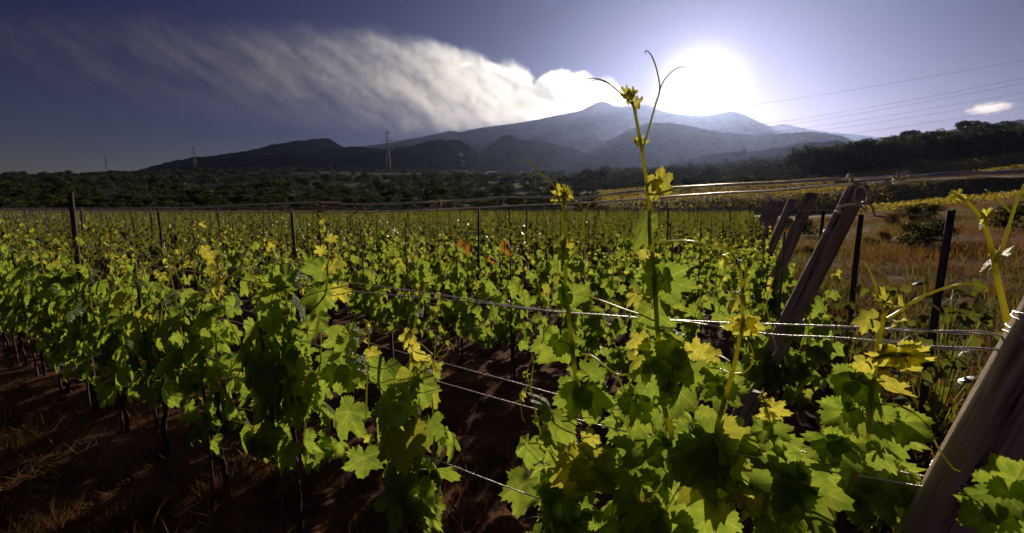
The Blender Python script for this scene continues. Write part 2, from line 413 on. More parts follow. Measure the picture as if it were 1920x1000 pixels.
ridge('hill', [(780, 385), (860, 320), (905, 288), (925, 272), (940, 260), (955, 257), (972, 264), (1000, 268), (1040, 273), (1070, 281), (1100, 291), (1160, 305), (1300, 340), (1400, 385)],
  1600, 450, 300, M['hill'], 4, 3, 31, .1)
ridge('hill', [(-300, 380), (120, 335), (300, 318), (400, 308), (450, 298), (540, 287), (610, 283), (640, 280), (700, 279), (735, 283), (775, 276), (800, 270), (830, 265), (850, 264), (868, 268), (890, 280), (930, 296),
  (1010, 312), (1120, 322), (1300, 345), (1400, 385)], 1250, 420, 260, M['hill'], 3.2, 2.5, 41, .1)
ridge('hill', [(1300, 380), (1500, 285), (1560, 270), (1640, 262), (1750, 250), (1830, 237), (1870, 232), (1920, 229), (2000, 225), (2200, 240), (2600, 380)], 2100, 600, 300, M['hill'], 4, 3, 57, .1)
ridge('hill', [(1150, 380), (1240, 310), (1330, 290), (1420, 284), (1480, 273), (1510, 270), (1560, 266), (1640, 275), (1800, 300), (2000, 380)], 1100, 350, 200, M['hill'], 3, 3, 67, .1)

# ------------------------------------------------------------------ haze, smoke plume, cloud
mb = MB(); mb.box((0, 50, 710), (30000, 14700, 1540))
g = N('haze'); pv = g.n('VolumePrincipled'); pv.inputs['Color'].default_value = (.45, .565, 1.0, 1)
pv.inputs['Density'].default_value = 3.6e-5; pv.inputs['Anisotropy'].default_value = .7
g.l(pv.outputs[0], g.out.inputs['Volume'])
hz = obj('haze', mb.build('haze', g.m, False)); tag(hz, kind='stuff')
HZ = hz
def plume():
    Yp = 8250; Z0, Z1 = 1000, 3900
    x0 = (-260 - 960) / F * Yp; x1 = (1240 - 960) / F * Yp
    mb = MB(); mb.box(((x0 + x1) / 2, Yp, (Z0 + Z1) / 2), (x1 - x0, 1100, Z1 - Z0))
    g = N('smoke'); po = g.n('NewGeometry').outputs['Position']
    warp = g.n('TexNoise'); g.l(po, warp.inputs['Vector']); warp.inputs['Scale'].default_value = 1 / 520.; warp.inputs['Detail'].default_value = 5; warp.inputs['Roughness'].default_value = .6
    wv = g.n('VectorMath', operation='SUBTRACT'); g.l(warp.outputs['Color'], wv.inputs[0]); wv.inputs[1].default_value = (.5, .5, .5)
    ws = g.n('VectorMath', operation='SCALE'); g.l(wv.outputs[0], ws.inputs[0]); ws.inputs['Scale'].default_value = 480
    wa = g.n('VectorMath', operation='ADD'); g.l(po, wa.inputs[0]); g.l(ws.outputs[0], wa.inputs[1])
    sx = g.n('SeparateXYZ'); g.l(wa.outputs[0], sx.inputs[0])
    sp = g.n('SeparateXYZ'); g.l(po, sp.inputs[0])
    X, Y, Z = sx.outputs
    # column index u (0 crater .. 1 far left) and image-like height y
    u = g.math('DIVIDE', g.math('SUBTRACT', (1165 - 960) / F * Yp, X), 1330 / F * Yp)
    zz = g.math('DIVIDE', g.math('SUBTRACT', Z, Z0), Z1 - Z0)
    def zr(y): return (EYE + (HOR - y) / F * Yp - Z0) / (Z1 - Z0)
    def curve(pts):
        return g.ramp(u, [((1165 - p) / 1330, v) for p, v in pts])
    top = curve([(1160, zr(186)), (1138, zr(176)), (1118, zr(166)), (1106, zr(172)), (1090, zr(152)), (1045, zr(150)), (1018, zr(158)), (1003, zr(172)), (985, zr(152)), (940, zr(134)), (880, zr(118)), (720, zr(76)), (560, zr(70)), (300, zr(45)), (0, zr(15))])
    bot = curve([(1160, zr(214)), (1100, zr(225)), (960, zr(250)), (800, zr(262)), (600, zr(262)), (300, zr(250)), (0, zr(225))])
    soft_t = curve([(1160, .015), (900, .03), (600, .14), (0, .25)])
    soft_b = curve([(1160, .06), (900, .2), (600, .36), (0, .5)])
    et = g.math('DIVIDE', g.math('SUBTRACT', top, zz), soft_t, clamp=True)
    eb = g.math('DIVIDE', g.math('SUBTRACT', zz, bot), soft_b, clamp=True)
    yd = g.math('SUBTRACT', 1, g.math('POWER', g.math('DIVIDE', g.math('ABSOLUTE', g.math('SUBTRACT', Y, Yp)), 480), 2), clamp=True)
    e0 = g.math('GREATER_THAN', u, 0.0)
    amt = curve([(1160, 1.0), (1050, 1), (930, .55), (760, .155), (600, .075), (420, .045), (250, .036), (60, .022), (-130, .01)])
    # billows and diagonal streaks
    st = g.noise(g.mapping(g.mapping(wa.outputs[0], rot=(0, math.radians(-33), 0)), (1 / 1300., 1 / 700., 1 / 260.)), 1.0, 6, .6)
    bl = g.noise(wa.outputs[0], 1 / 150., 6, .62)
    mod = g.math('MULTIPLY', g.ramp(st, [(.38, .2), (.64, 1)]), g.ramp(bl, [(.36, .35), (.60, 1)]))
    d = g.math('MULTIPLY', g.math('MULTIPLY', g.math('MULTIPLY', et, eb), g.math('MULTIPLY', yd, amt)), g.math('MULTIPLY', mod, e0))
    d = g.math('MULTIPLY', d, .011)
    pv = g.n('VolumePrincipled'); pv.inputs['Color'].default_value = (.90, .96, 1, 1); pv.inputs['Anisotropy'].default_value = .7
    g.l(d, pv.inputs['Density']); g.l(pv.outputs[0], g.out.inputs['Volume'])
    tag(obj('smoke_plume', mb.build('smoke_plume', g.m, False)), 'long pale plume of smoke drifting left from the summit of the volcano', 'smoke')
def cloud(name, px, py, w, h, Y, dens, label):
    c = at(px, py, Y); W_, H_ = w / F * Y, h / F * Y
    mb = MB(); mb.box((0, 0, 0), (W_ * 1.4, W_ * .8, H_ * 2.0))
    g = N(name); po = g.coords('Object')
    nz = g.noise(po, 5.0 / W_ * 2, 6, .68)
    sx = g.n('SeparateXYZ'); g.l(po, sx.inputs[0])
    q = lambda s, r: g.math('POWER', g.math('ABSOLUTE', g.math('DIVIDE', s, r)), 2.0)
    rr = g.math('ADD', g.math('ADD', q(g.math('SUBTRACT', sx.outputs[0], g.math('MULTIPLY', sx.outputs[2], .9)), W_ * .5), q(sx.outputs[1], W_ * .3)), q(sx.outputs[2], H_ * .5))
    d = g.math('SUBTRACT', g.math('ADD', g.math('MULTIPLY', g.math('SUBTRACT', 1, rr), .45), nz), .68)
    d = g.math('MULTIPLY', g.math('MAXIMUM', d, 0), dens)
    pv = g.n('VolumePrincipled'); pv.inputs['Color'].default_value = (.97, .93, .86, 1); pv.inputs['Anisotropy'].default_value = .75
    g.l(d, pv.inputs['Density']); g.l(pv.outputs[0], g.out.inputs['Volume'])
    o = obj('cloud', mb.build('cloud', g.m, False), loc=c); tag(o, label, 'cloud')
plume()
cloud('small_cloud', 1856, 203, 96, 30, 8400, .008, 'small cream cloud alone in the sky above the trees on the right')
cloud('wisp_cloud', 872, 121, 34, 14, 9300, .03, 'tiny wisp of cloud above the smoke plume')
# ------------------------------------------------------------------ leaves
def leaf_outline(th, rs, teeth=1.0, depth=1.0):
    """radius of a five-lobed vine leaf at angle th (0 = tip) in degrees"""
    a = abs(th)
    K = [(0, 1.0), (12, .90), (27, 1 - .40 * depth), (40, .80), (52, .90), (64, .76), (80, 1 - .50 * depth), (92, .58), (106, .68), (122, .56), (140, .52), (155, .46), (168, .34), (176, .16), (180, .10)]
    return float(np.interp(a, [k[0] for k in K], [k[1] for k in K]))
def leaf_mesh(name, n, rings, rs, mat, fold=.18, droop=.22, curl=.12, teeth=.055, depth=1.0, twist=0.0):
    """blade in the XY plane, petiole joint at the origin, tip towards +Y, size ~1 from joint to tip"""
    V = [(0, 0, 0)]; asym = 1 + rs.uniform(-.08, .08)
    ph = rs.uniform(0, 6.28); ang = np.linspace(-178, 178, n)
    jit = rs.uniform(-1, 1, n)
    for fr in rings:
        for i, a in enumerate(ang):
            r = leaf_outline(a, rs, teeth, depth)
            if fr == 1.0: r *= 1 + teeth * ((1 if i % 2 else -1) + .5 * jit[i])
            else: r *= 1
            r *= fr; t = math.radians(a * (1 if a > 0 else asym))
            x, y = r * math.sin(t), r * math.cos(t)
            rr = math.hypot(x, y)
            pp = abs(((a + 26 + 52 * 4) % 52) - 26) / 26.0          # 1 on a main vein, 0 between
            z = -fold * abs(x) * .9 - droop * max(y, 0) ** 2 - curl * rr * rr * rr * (1 + .5 * math.sin(3 * t + ph)) \
                + .11 * rr * (1 - pp) + .03 * math.sin(7 * t + ph) * fr * fr * (1 if n > 30 else 0)
            if y < 0: z -= droop * .4 * y * y
            c, s = math.cos(twist * y), math.sin(twist * y)
            V.append((x * c + z * s, y, -x * s + z * c))
    T = [(0, i + 2, i + 1) for i in range(n - 1)]; Q = []
    for k in range(len(rings) - 1):
        o = 1 + k * n
        Q += [(o + i, o + i + 1, o + n + i + 1, o + n + i) for i in range(n - 1)]
    fl = [np.array(T)] + ([np.array(Q)] if Q else [])
    # wind so that +Z is the upper face
    return mesh(name, V, fl, mat), np.array(V, dtype=np.float32), np.array(T)
rs0 = np.random.RandomState(5)
HERO = [leaf_mesh('leaf', 60, (.4, .75, 1.0), rs0, M['leaf'], rs0.uniform(.1, .6), rs0.uniform(.15, .6), rs0.uniform(0.05, .4), .06, rs0.uniform(.75, 1.15), rs0.uniform(-.6, .6))[0] for _ in range(16)]
YOUNG = [leaf_mesh('leaf', 46, (.5, 1.0), rs0, M['young'], rs0.uniform(1.0, 2.2), rs0.uniform(.2, .8), rs0.uniform(.1, .5), .10, 1.3, rs0.uniform(-.9, .9))[0] for _ in range(6)]
HERO_Y = [leaf_mesh('leaf', 56, (.5, 1.0), rs0, M['young'], rs0.uniform(.1, .3), rs0.uniform(.1, .5), rs0.uniform(.1, .3), .07, 1.15, rs0.uniform(-.4, .4))[0] for _ in range(4)]
MIDL = [leaf_mesh('leaf', 27, (.6, 1.0), rs0, M['leaf'], rs0.uniform(.05, .4), rs0.uniform(.1, .5), rs0.uniform(0, .3), .07, 1.0, rs0.uniform(-.5, .5))[0] for _ in range(8)]
MIDY = [leaf_mesh('leaf', 21, (.6, 1.0), rs0, M['young'], rs0.uniform(.6, 1.6), rs0.uniform(.1, .6), rs0.uniform(0, .3), .08, 1.1, rs0.uniform(-.5, .5))[0] for _ in range(4)]
def raw_leaf(n, fold, droop):
    ang = np.linspace(-172, 172, n); V = [(0, 0, 0)]
    for i, a in enumerate(ang):
        r = leaf_outline(a, None) * (1.06 if i % 2 == 0 else .95); t = math.radians(a)
        x, y = r * math.sin(t), r * math.cos(t)
        V.append((x, y, -fold * abs(x) - droop * max(y, 0) ** 2))
    return np.array(V, np.float32), np.array([(0, i + 2, i + 1) for i in range(n - 1)], np.int32)
def stack_leaves(items, n=11, seed=0):
    """items: list of 4x4 matrices (scale included) -> V, F"""
    rs = np.random.RandomState(seed); base = [raw_leaf(n, rs.uniform(.1, .5), rs.uniform(.1, .5)) for _ in range(6)]
    Vs, Fs, o = [], [], 0
    for i, m in enumerate(items):
        v, f = base[i % 6]; A = np.array(m, dtype=np.float32)
        Vs.append(v @ A[:3, :3].T + A[:3, 3]); Fs.append(f + o); o += len(v)
    return np.concatenate(Vs), np.concatenate(Fs)
def leafmat(P, Nrm, T, s):
    Nrm = Nrm.normalized(); T = (T - Nrm * T.dot(Nrm))
    T = T.normalized() if T.length > 1e-4 else Nrm.orthogonal().normalized()
    X = T.cross(Nrm)
    m = Matrix(((X.x * s, T.x * s, Nrm.x * s, P.x), (X.y * s, T.y * s, Nrm.y * s, P.y), (X.z * s, T.z * s, Nrm.z * s, P.z), (0, 0, 0, 1)))
    return m

# ------------------------------------------------------------------ one vine, in its own frame: x along the row, -y towards the camera side
def vine_plan(seed, ztop=(1.15, 1.45), zmin=.42, zhead=.55, nsh=(6, 8), spread=.30, wy=.10, step=.075, lsize=.085, hang=8, young=4, zfill=None):
    rd = random.Random(seed); sh = []; lv = []; pet = []; ten = []
    zh = zhead + rd.uniform(-.06, .06)
    trunk = [Vector((rd.uniform(-.03, .03) * i / 5, rd.uniform(-.03, .03) * i / 5, zh * i / 5)) for i in range(6)]
    top = trunk[-1]
    n = rd.randint(*nsh)
    for k in range(n):
        x0 = (k + .5) / n * 2 - 1 + rd.uniform(-.2, .2)
        zt = rd.uniform(*ztop) if rd.random() > .25 else rd.uniform(*ztop) + rd.uniform(.06, .2)
        p0 = top + Vector((x0 * .06, 0, rd.uniform(-.08, .03)))
        p1 = Vector((x0 * spread * .7, rd.uniform(-wy, wy) * .6, zh + (zt - zh) * .3))
        p2 = Vector((x0 * spread + rd.uniform(-.06, .06), rd.uniform(-wy, wy) * .8, zh + (zt - zh) * .66))
        p3 = Vector((x0 * spread * 1.05 + rd.uniform(-.10, .10), rd.uniform(-wy, wy), zt))
        P = spline([p0, p1, p2, p3], 6); sh.append(P)
        L = [0]
        for a, b in zip(P, P[1:]): L.append(L[-1] + (b - a).length)
        s = .10; side = rd.choice((-1, 1))
        while s < L[-1]:
            i = max(j for j in range(len(L)) if L[j] <= s); i = min(i, len(P) - 2)
            f = (s - L[i]) / max(L[i + 1] - L[i], 1e-6); p = P[i].lerp(P[i + 1], f)
            u = s / L[-1]; size = lsize * (1.15 if u < .6 else 1.15 - (u - .6) * 2.1) * rd.uniform(.6, 1.3)
            d = Vector((rd.uniform(-.7, .7), side * rd.uniform(.5, 1), rd.uniform(-.1, .55))).normalized()
            pl = size * rd.uniform(.55, 1.0); q = p + d * pl
            if q.z > zmin:
                nr = Vector((rd.uniform(-.6, .6), side * rd.uniform(.35, 1.2), rd.uniform(.15, 1.1)))
                tt = Vector((d.x * .6 + rd.uniform(-.5, .5), d.y * .5, -rd.uniform(.35, 1.2)))
                y = u > 1 - .045 * young
                lv.append((leafmat(q, nr, tt, size * (1 if not y else .62)), y)); pet.append((p, q, size))
            side = -side; s += step * rd.uniform(.7, 1.25) * (1 if u < .8 else .6)
        if rd.random() < .55:
            d = Vector((rd.uniform(-1, 1), rd.uniform(-1, 1), .6)).normalized(); q = P[-3]
            ten.append(spline([q, q + d * .06 + Vector((0, 0, .02)), q + d * .12 + Vector((0, 0, .015)), q + d * .15 + Vector((0, 0, -.02)), q + d * .14 + Vector((.015, 0, -.035))], 4))
    for k in range(hang):
        side = rd.choice((-1, 1)); x = rd.uniform(-spread, spread); z = rd.uniform(zmin, zh + (.35 if k % 2 else .1))
        p = Vector((x * .5, 0, z + .05)); q = Vector((x, side * rd.uniform(.05, wy * 1.4), z)); size = lsize * rd.uniform(.9, 1.35)
        nr = Vector((rd.uniform(-.5, .5), side, rd.uniform(.1, .8))); tt = Vector((rd.uniform(-.5, .5), 0, -1))
        lv.append((leafmat(q, nr, tt, size), False)); pet.append((p, q, size))
    return dict(trunk=trunk, shoots=sh, leaves=lv, pets=pet, tendrils=ten, zh=zh)
def trunk_mesh(P, seed, r=.013):
    rd = random.Random(seed); mb = MB()
    Q = spline(P, 4); mb.tube([q + Vector((rd.uniform(-.006, .006), rd.uniform(-.006, .006), 0)) for q in Q], [r * rd.uniform(.8, 1.25) * (1.35 if i < 2 else 1) for i in range(len(Q))], 7)
    return mb.build('trunk', M['bark'])
def shoots_mesh(plan, k=5, name='shoot', sel=None, pets=True):
    mb = MB()
    for P in plan['shoots']:
        n = len(P); mb.tube(P, [.0042 * (1 - .65 * i / n) for i in range(n)], k)
    if pets:
        for p, q, s in plan['pets']:
            m = p.lerp(q, .5) + Vector((0, 0, s * .12)); mb.tube([p, m, q], [.0016, .0013, .0011], 3, False)
    return mb.build(name, M['stem'])
def tendril_mesh(P, r=.0014):
    mb = MB(); n = len(P); mb.tube(P, [r * (1 - .5 * i / n) for i in range(n)], 4); return mb.build('tendril', M['stem'])

RZ = math.atan2(-U.y, -U.x)          # local x = along the row towards its right-hand end
def near_vine(k, t, seed, label, group, lod, **kw):
    """vine whose every leaf is a part"""
    g = rowground(k, t); z = gz(g.x, g.y) - .01
    root = empty('grapevine', (g.x, g.y, z), RZ)
    tag(root, label, 'grapevine', group)
    pl = vine_plan(seed, **kw)
    obj('trunk', trunk_mesh(pl['trunk'], seed), root)
    obj('shoot', shoots_mesh(pl, 5 if lod == 0 else 4), root)
    rd = random.Random(seed + 99)
    big, yng = (HERO, YOUNG) if lod == 0 else (MIDL, MIDY)
    for m, y in pl['leaves']:
        o = bpy.data.objects.new('leaf', rd.choice(yng if y else big)); o.matrix_basis = m; link(o, root)
    for P in pl['tendrils']: obj('tendril', tendril_mesh(P), root)
    return root

NEAR_LABELS = {}
# ---- row 0, the near row: trunks that stand where the photograph shows them (t along the row)
def t_of_px(px, k=0):
    p = rowpt(px, 700, k); return p.dot(U)
ROW0 = [1690, 1480, 1285, 1085, 765, 545, 402, 300]
LAB0 = ['leafy grapevine beside the big leaning post at the lower right', 'low leafy grapevine at the bottom edge, second from the big leaning post',
        'grapevine in the foreground whose tallest shoot reaches up beside the sun', 'foreground grapevine with upright shoot topped by orange young leaves, at the dark gap',
        'grapevine left of the dark gap, tied with teal cord to the lowest wire', 'grapevine with bare trunk tied in teal near the ground, second left of the gap',
        'grapevine third to the left of the dark gap, thin brown stake below its leaves', 'grapevine fourth to the left of the dark gap, over the lit straw']
vines0 = []
for i, px in enumerate(ROW0):
    t = t_of_px(px)
    if i < 4:
        kw = dict(ztop=(.92, 1.08), zmin=.50, zhead=.42, spread=.26, wy=.09, lsize=.088, hang=4, young=1, nsh=(3, 3))
        if i == 0: kw.update(ztop=(.80, .98), wy=.06)
        if i == 1: kw.update(ztop=(.82, .96))
        if i == 3: kw.update(ztop=(.88, 1.10), spread=.15)
    elif i == 4: kw = dict(ztop=(.98, 1.14), zmin=.52, zhead=.50, spread=.13, wy=.08, lsize=.085, hang=10, young=2, nsh=(4, 5))
    elif i == 5: kw = dict(ztop=(1.22, 1.40), zmin=.50, zhead=.62, spread=.26, wy=.09, lsize=.088, hang=34, nsh=(6, 8))
    else: kw = dict(ztop=(1.22, 1.40), zmin=.42, zhead=.58, spread=.30, wy=.10, lsize=.085, hang=34, nsh=(6, 8))
    vines0.append(near_vine(0, t, 100 + i, LAB0[i], 'grapevines of the nearest row', 0, **kw))
t = t_of_px(300) + .64; i = 0
ORD = ['fifth', 'sixth', 'seventh', 'eighth', 'ninth', 'tenth', 'eleventh', 'twelfth', 'thirteenth', 'fourteenth', 'fifteenth']
while i < 11:
    near_vine(0, t, 130 + i, 'grapevine of the nearest row, %s to the left of the dark gap' % ORD[i], 'grapevines of the nearest row', 0 if i < 3 else 1,
              ztop=(1.2, 1.42), zmin=.38, zhead=.56, spread=.31, wy=.11, lsize=.08 if i < 5 else .085, hang=28, nsh=(6, 8), step=.078 if i < 4 else .095)
    t += .64; i += 1
print('near row done', len(bpy.data.objects))

# ---- all further rows
def visible(p, m=60):
    x, y = proj((p.x, p.y, p.z + 1.2)); return -m < x < 1920 + m and p.y > .5
def row_len_start(k): e = endpoint(k); return (e).dot(U) + .35
cand = []
for k in range(1, 29):
    t = row_len_start(k); r = random.Random(k * 13)
    while t < 130:
        p = rowground(k, t)
        if p.y > 68: break
        if visible(p): cand.append(((p - Vector((0, 0, 0))).length, k, t + r.uniform(-.05, .05)))
        t += .66
cand.sort()
print('candidate vines', len(cand))
NL = 26
near_c = cand[:NL]; mid_c = cand[NL:281]; far_c = cand[281:]
ordn = {1: 'second', 2: 'third', 3: 'fourth', 4: 'fifth', 5: 'sixth', 6: 'seventh', 7: 'eighth', 8: 'ninth', 9: 'tenth', 10: 'eleventh', 11: 'twelfth', 12: 'thirteenth'}
def grp(k): return 'grapevines of the %s row' % ordn.get(k, 'farther')
ks = sorted(near_c, key=lambda c: (c[1], c[2]))
cnt = {}
for _, k, t in ks:
    cnt[k] = cnt.get(k, 0) + 1; n = cnt[k]
    wd = ['first', 'second', 'third', 'fourth'] + ORD + ['sixteenth', 'seventeenth', 'eighteenth', 'nineteenth', 'twentieth', 'twenty-first', 'twenty-second', 'twenty-third', 'twenty-fourth', 'twenty-fifth', 'twenty-sixth', 'twenty-seventh', 'twenty-eighth', 'twenty-ninth', 'thirtieth']
    near_vine(k, t, 300 + k * 40 + n, 'grapevine of the %s row, %s from the leaning end post of that row' % (ordn[k], wd[n - 1]), grp(k), 1,
              ztop=(1.02, 1.28), zmin=.36, zhead=.5, spread=.32, wy=.13, lsize=.076, hang=28, nsh=(6, 8), step=.085)
print('second tier done', len(bpy.data.objects))
VAR = []
for v in range(9):
    pl = vine_plan(900 + v, ztop=(1.0, 1.27), zmin=.38, zhead=.5, spread=.36, wy=.13, lsize=.082, hang=16, nsh=(6, 8), step=.09)
    V, Fa = stack_leaves([m for m, y in pl['leaves']], 12, v)
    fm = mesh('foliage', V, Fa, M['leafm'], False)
    VAR.append((trunk_mesh(pl['trunk'], v), shoots_mesh(pl, 3, pets=False), fm))
r = random.Random(3)
for _, k, t in mid_c:
    p = rowground(k, t); root = empty('grapevine', (p.x, p.y, gz(p.x, p.y) - .01), RZ + (math.pi if r.random() < .5 else 0))
    root.scale = (1, 1, r.uniform(.93, 1.06))
    n_ = round((t - row_len_start(k)) / .66) + 1; pp_ = proj((p.x, p.y, 1.2))[0]
    zone = 'at the left edge of the photo' if pp_ < 230 else 'left of centre, under the large pylon' if pp_ < 800 else 'near the centre, under the summit' if pp_ < 1150 else 'below the sun, near the end posts'
    tag(root, ('leafy grapevine of the second row, %s from its leaning end post' % wd[n_ - 1]) if k == 1 and n_ <= len(wd) else 'leafy grapevine in the %s row from the camera, %s' % (ordn.get(k, 'farther'), zone), 'grapevine', grp(k))
    a, b, c = r.choice(VAR)
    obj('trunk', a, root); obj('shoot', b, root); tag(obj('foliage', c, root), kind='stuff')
# the rest of the field: one mass
def far_mass():
    rd = np.random.RandomState(11); Vs, Fs, o = [], [], 0
    bases = []
    for v in range(6):
        pl = vine_plan(950 + v, ztop=(1.0, 1.25), zmin=.4, zhead=.5, spread=.36, wy=.14, lsize=.10, hang=6, nsh=(5, 7), step=.13)
        bases.append(stack_leaves([m for m, y in pl['leaves']], 7, v))
    lo = []
    for v in range(6):
        pl = vine_plan(970 + v, ztop=(1.0, 1.25), zmin=.5, zhead=.5, spread=.36, wy=.15, lsize=.16, hang=2, nsh=(4, 5), step=.26)
        lo.append(stack_leaves([m for m, y in pl['leaves']], 5, v))
    P = np.array([[*rowground(k, t)[:2]] for _, k, t in far_c]); Z = terrain(P[:, 0], P[:, 1])
    for i, (d, k, t) in enumerate(far_c):
        V, Fa = (bases if d < 24 else lo)[rd.randint(6)]
        s = 1 if rd.rand() < .5 else -1; ca, sa = math.cos(RZ) * s, math.sin(RZ) * s
        W2 = np.empty_like(V); W2[:, 0] = V[:, 0] * ca - V[:, 1] * sa + P[i, 0]; W2[:, 1] = V[:, 0] * sa + V[:, 1] * ca + P[i, 1]
        W2[:, 2] = V[:, 2] * rd.uniform(.9, 1.08) + Z[i]
        Vs.append(W2); Fs.append(Fa + o); o += len(V)
    # hillside rows beyond the track
    print('far vines', len(far_c), 'verts', o)
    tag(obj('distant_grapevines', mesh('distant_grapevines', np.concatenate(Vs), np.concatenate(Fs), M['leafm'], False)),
        'mass of green grapevines filling the flat field towards the track', 'vineyard', kind='stuff')
far_mass()

# ------------------------------------------------------------------ posts
def post_mesh(name, L, r0, r1, mat, seed, k=14, flat=.86, cracks=True, n=22):
    """round log along local z from 0 to L, slightly flattened and split, with an uneven sawn top"""
    rd = random.Random(seed); V = []
    ph = [rd.uniform(0, 6.28) for _ in range(4)]; cr = [rd.randrange(k) for _ in range(2)]
    for i in range(n + 1):
        z = L * i / n; r = r0 + (r1 - r0) * i / n
        for j in range(k):
            a = 2 * math.pi * j / k; q = r * (1 + .05 * math.sin(2 * a + ph[0]) + .03 * math.sin(3 * a + ph[1] + z * 2) + .018 * math.sin(5 * a + ph[2] + z * 5))
            if cracks and j in cr: q *= .80 + .08 * math.sin(z * 9 + ph[3])
            zz = z + (.02 * math.cos(a + ph[3]) * r / .08 if i == n else 0)
            V.append((q * math.cos(a) + .006 * math.sin(z * 3 + ph[0]), q * math.sin(a) * flat, zz))
    q = [(i * k + j, i * k + (j + 1) % k, (i + 1) * k + (j + 1) % k, (i + 1) * k + j) for i in range(n) for j in range(k)]
    V += [(0, 0, L - .012)]; t = [(len(V) - 1, n * k + j, n * k + (j + 1) % k) for j in range(k)]
    return mesh(name, V, [np.array(q), np.array(t)], mat)
def place_axis(o, a, b):
    """stand a mesh built along +z from a towards b"""
    d = (b - a).normalized(); o.location = a
    o.rotation_mode = 'QUATERNION'; o.rotation_quaternion = Vector((0, 0, 1)).rotation_difference(d)
def leaning(bottom, top, r0, r1, seed, label, k=14, wrap_z=()):
    e = bpy.data.objects.new('end_post', None); link(e); place_axis(e, bottom, top); L = (top - bottom).length
    tag(e, label, 'post', 'leaning end posts along the headland')
    obj('log', post_mesh('log', L, r0, r1, M['wood'], seed, k, n=26 if k > 16 else 12), e)
    for z, tilt in wrap_z:
        rr = (r0 + (r1 - r0) * z / L) * 1.05; mb = MB()
        for q in range(2):
            P = [Vector((rr * math.cos(a), rr * .93 * math.sin(a), z + q * .009 + .012 * tilt * math.cos(a + q))) for a in np.linspace(0, 2 * math.pi, 22)]
            mb.tube(P, .0016, 4, False)
        obj('wire_wrap', mb.build('wire_wrap', M['wire']), e)
    return e
# the big near one: axis through these two points of the photograph, in the plane of the near row
a1, a2 = rowpt(1822, 896), rowpt(1966, 640)
ax = (a2 - a1).normalized()
s_b = (a1.z + .12) / ax.z; s_t = (1.72 - a1.z) / ax.z
PB, PT = a1 - ax * s_b, a1 + ax * s_t
Lw = lambda z: (z + .12) / ax.z
leaning(PB, PT, .059, .055, 3, 'thick weathered grey end post leaning in the lower right foreground', 40, ((Lw(1.40), .8), (Lw(1.36), -.5), (Lw(1.08), .4)))
EP = [(1, 'large leaning end post below the big knotted wire loop'), (2, 'leaning end post with bare pale edge, next beyond the knotted one'), (3, 'third leaning end post beyond the near one, slimmer'),
      (4, 'fourth leaning end post beyond the near one, dark and slim'), (5, 'small dark leaning end post near the far end of the post line'), (6, 'sixth tiny leaning end post beyond the near one'),
      (7, 'farthest tiny leaning end post that can be told apart')]
for k, lab in EP:
    tp = endpoint(k) + Vector((0, 0, 1.735 if k < 3 else 1.70)); lean = Vector((U.x, U.y, 0)) * (.45 if k == 1 else .40)
    bt = Vector((tp.x, tp.y, 0)) + lean * 1.35; bt.z = gz(bt.x, bt.y) - .1
    leaning(bt, tp, .068 if k < 3 else .058, .056, 10 + k, lab, 16, ((1.62, .6), (1.05, .5)) if k < 4 else ())
def upright(x, y, h, r, seed, label, name='post', mat='darkpost', group=None, lean=(0, 0), cat='post'):
    e = bpy.data.objects.new(name, post_mesh(name, h + .2, r, r * .93, M[mat], seed, 9, 1.0, False, 6)); link(e)
    b = Vector((x, y, gz(x, y) - .2)); place_axis(e, b, b + Vector((lean[0], lean[1], h + .2))); tag(e, label, cat, group); return e
# uprights just beyond the end posts
p = at(1774, 388, 2.75); upright(p.x, p.y, 1.58, .021, 71, 'dark upright post alone in the dry grass right of the leaning posts', lean=(.03, 0))
p = at(1612, 400, 4.3); upright(p.x, p.y, 1.52, .025, 72, 'dark upright post just right of the largest leaning post behind the wires', lean=(.02, 0))
p = at(1544, 392, 6.3); upright(p.x, p.y, 1.55, .022, 73, 'thin dark upright stake between two leaning end posts')
# line posts inside the rows
p0 = rowpt(131, 368, 0); upright(p0.x, p0.y, 1.70, .018, 80, 'dark line post standing tall in the nearest row at the far left')
LP = 0
for k in range(1, 26):
    ts = row_len_start(k) + {1: .9, 2: 2.2}.get(k, (k * 1.37) % 3.8); t = ts; j = 0
    if k == 1:
        ref = rowpt(552, 372, 1).dot(U); t = ref - 3.8 * 3
    if k == 2:
        ref = rowpt(897, 384, 2).dot(U); t = ref - 3.8 * 2
    while t < 120:
        p = rowground(k, t)
        if p.y > 67: break
        if visible(p, 0) and p.y > 1.5 and LP < 290 and t > row_len_start(k) + .3 and not (k == 1 and proj(p)[0] > 800) and (k < 3 or (k + j) % 2 == 0):
            far = p.length
            me = None
            rd = random.Random(k * 97 + int(t * 10)); hgt = rd.uniform(1.52, 1.68) if far < 12 else rd.uniform(1.45, 1.65)
            if far < 9 or True:
                if LP < 12: PM = post_mesh('line_post', 1.8, .018, .016, M['darkpost'], 200 + LP, 8, 1.0, False, 5); PMS = (PMS + [PM]) if LP else [PM]
                o = bpy.data.objects.new('line_post', PMS[LP % 12]); link(o)
                o.location = (p.x, p.y, gz(p.x, p.y) + hgt - 1.8); o.rotation_euler = (rd.uniform(-.03, .03), rd.uniform(-.03, .03), rd.uniform(0, 6))
                tag(o, 'thin dark line post standing among the vines of the %s row' % ordn.get(k, 'farther'), 'post', 'line posts of the %s row' % ordn.get(k, 'farther'))
            LP += 1
        t += 3.8; j += 1
print('line posts', LP)
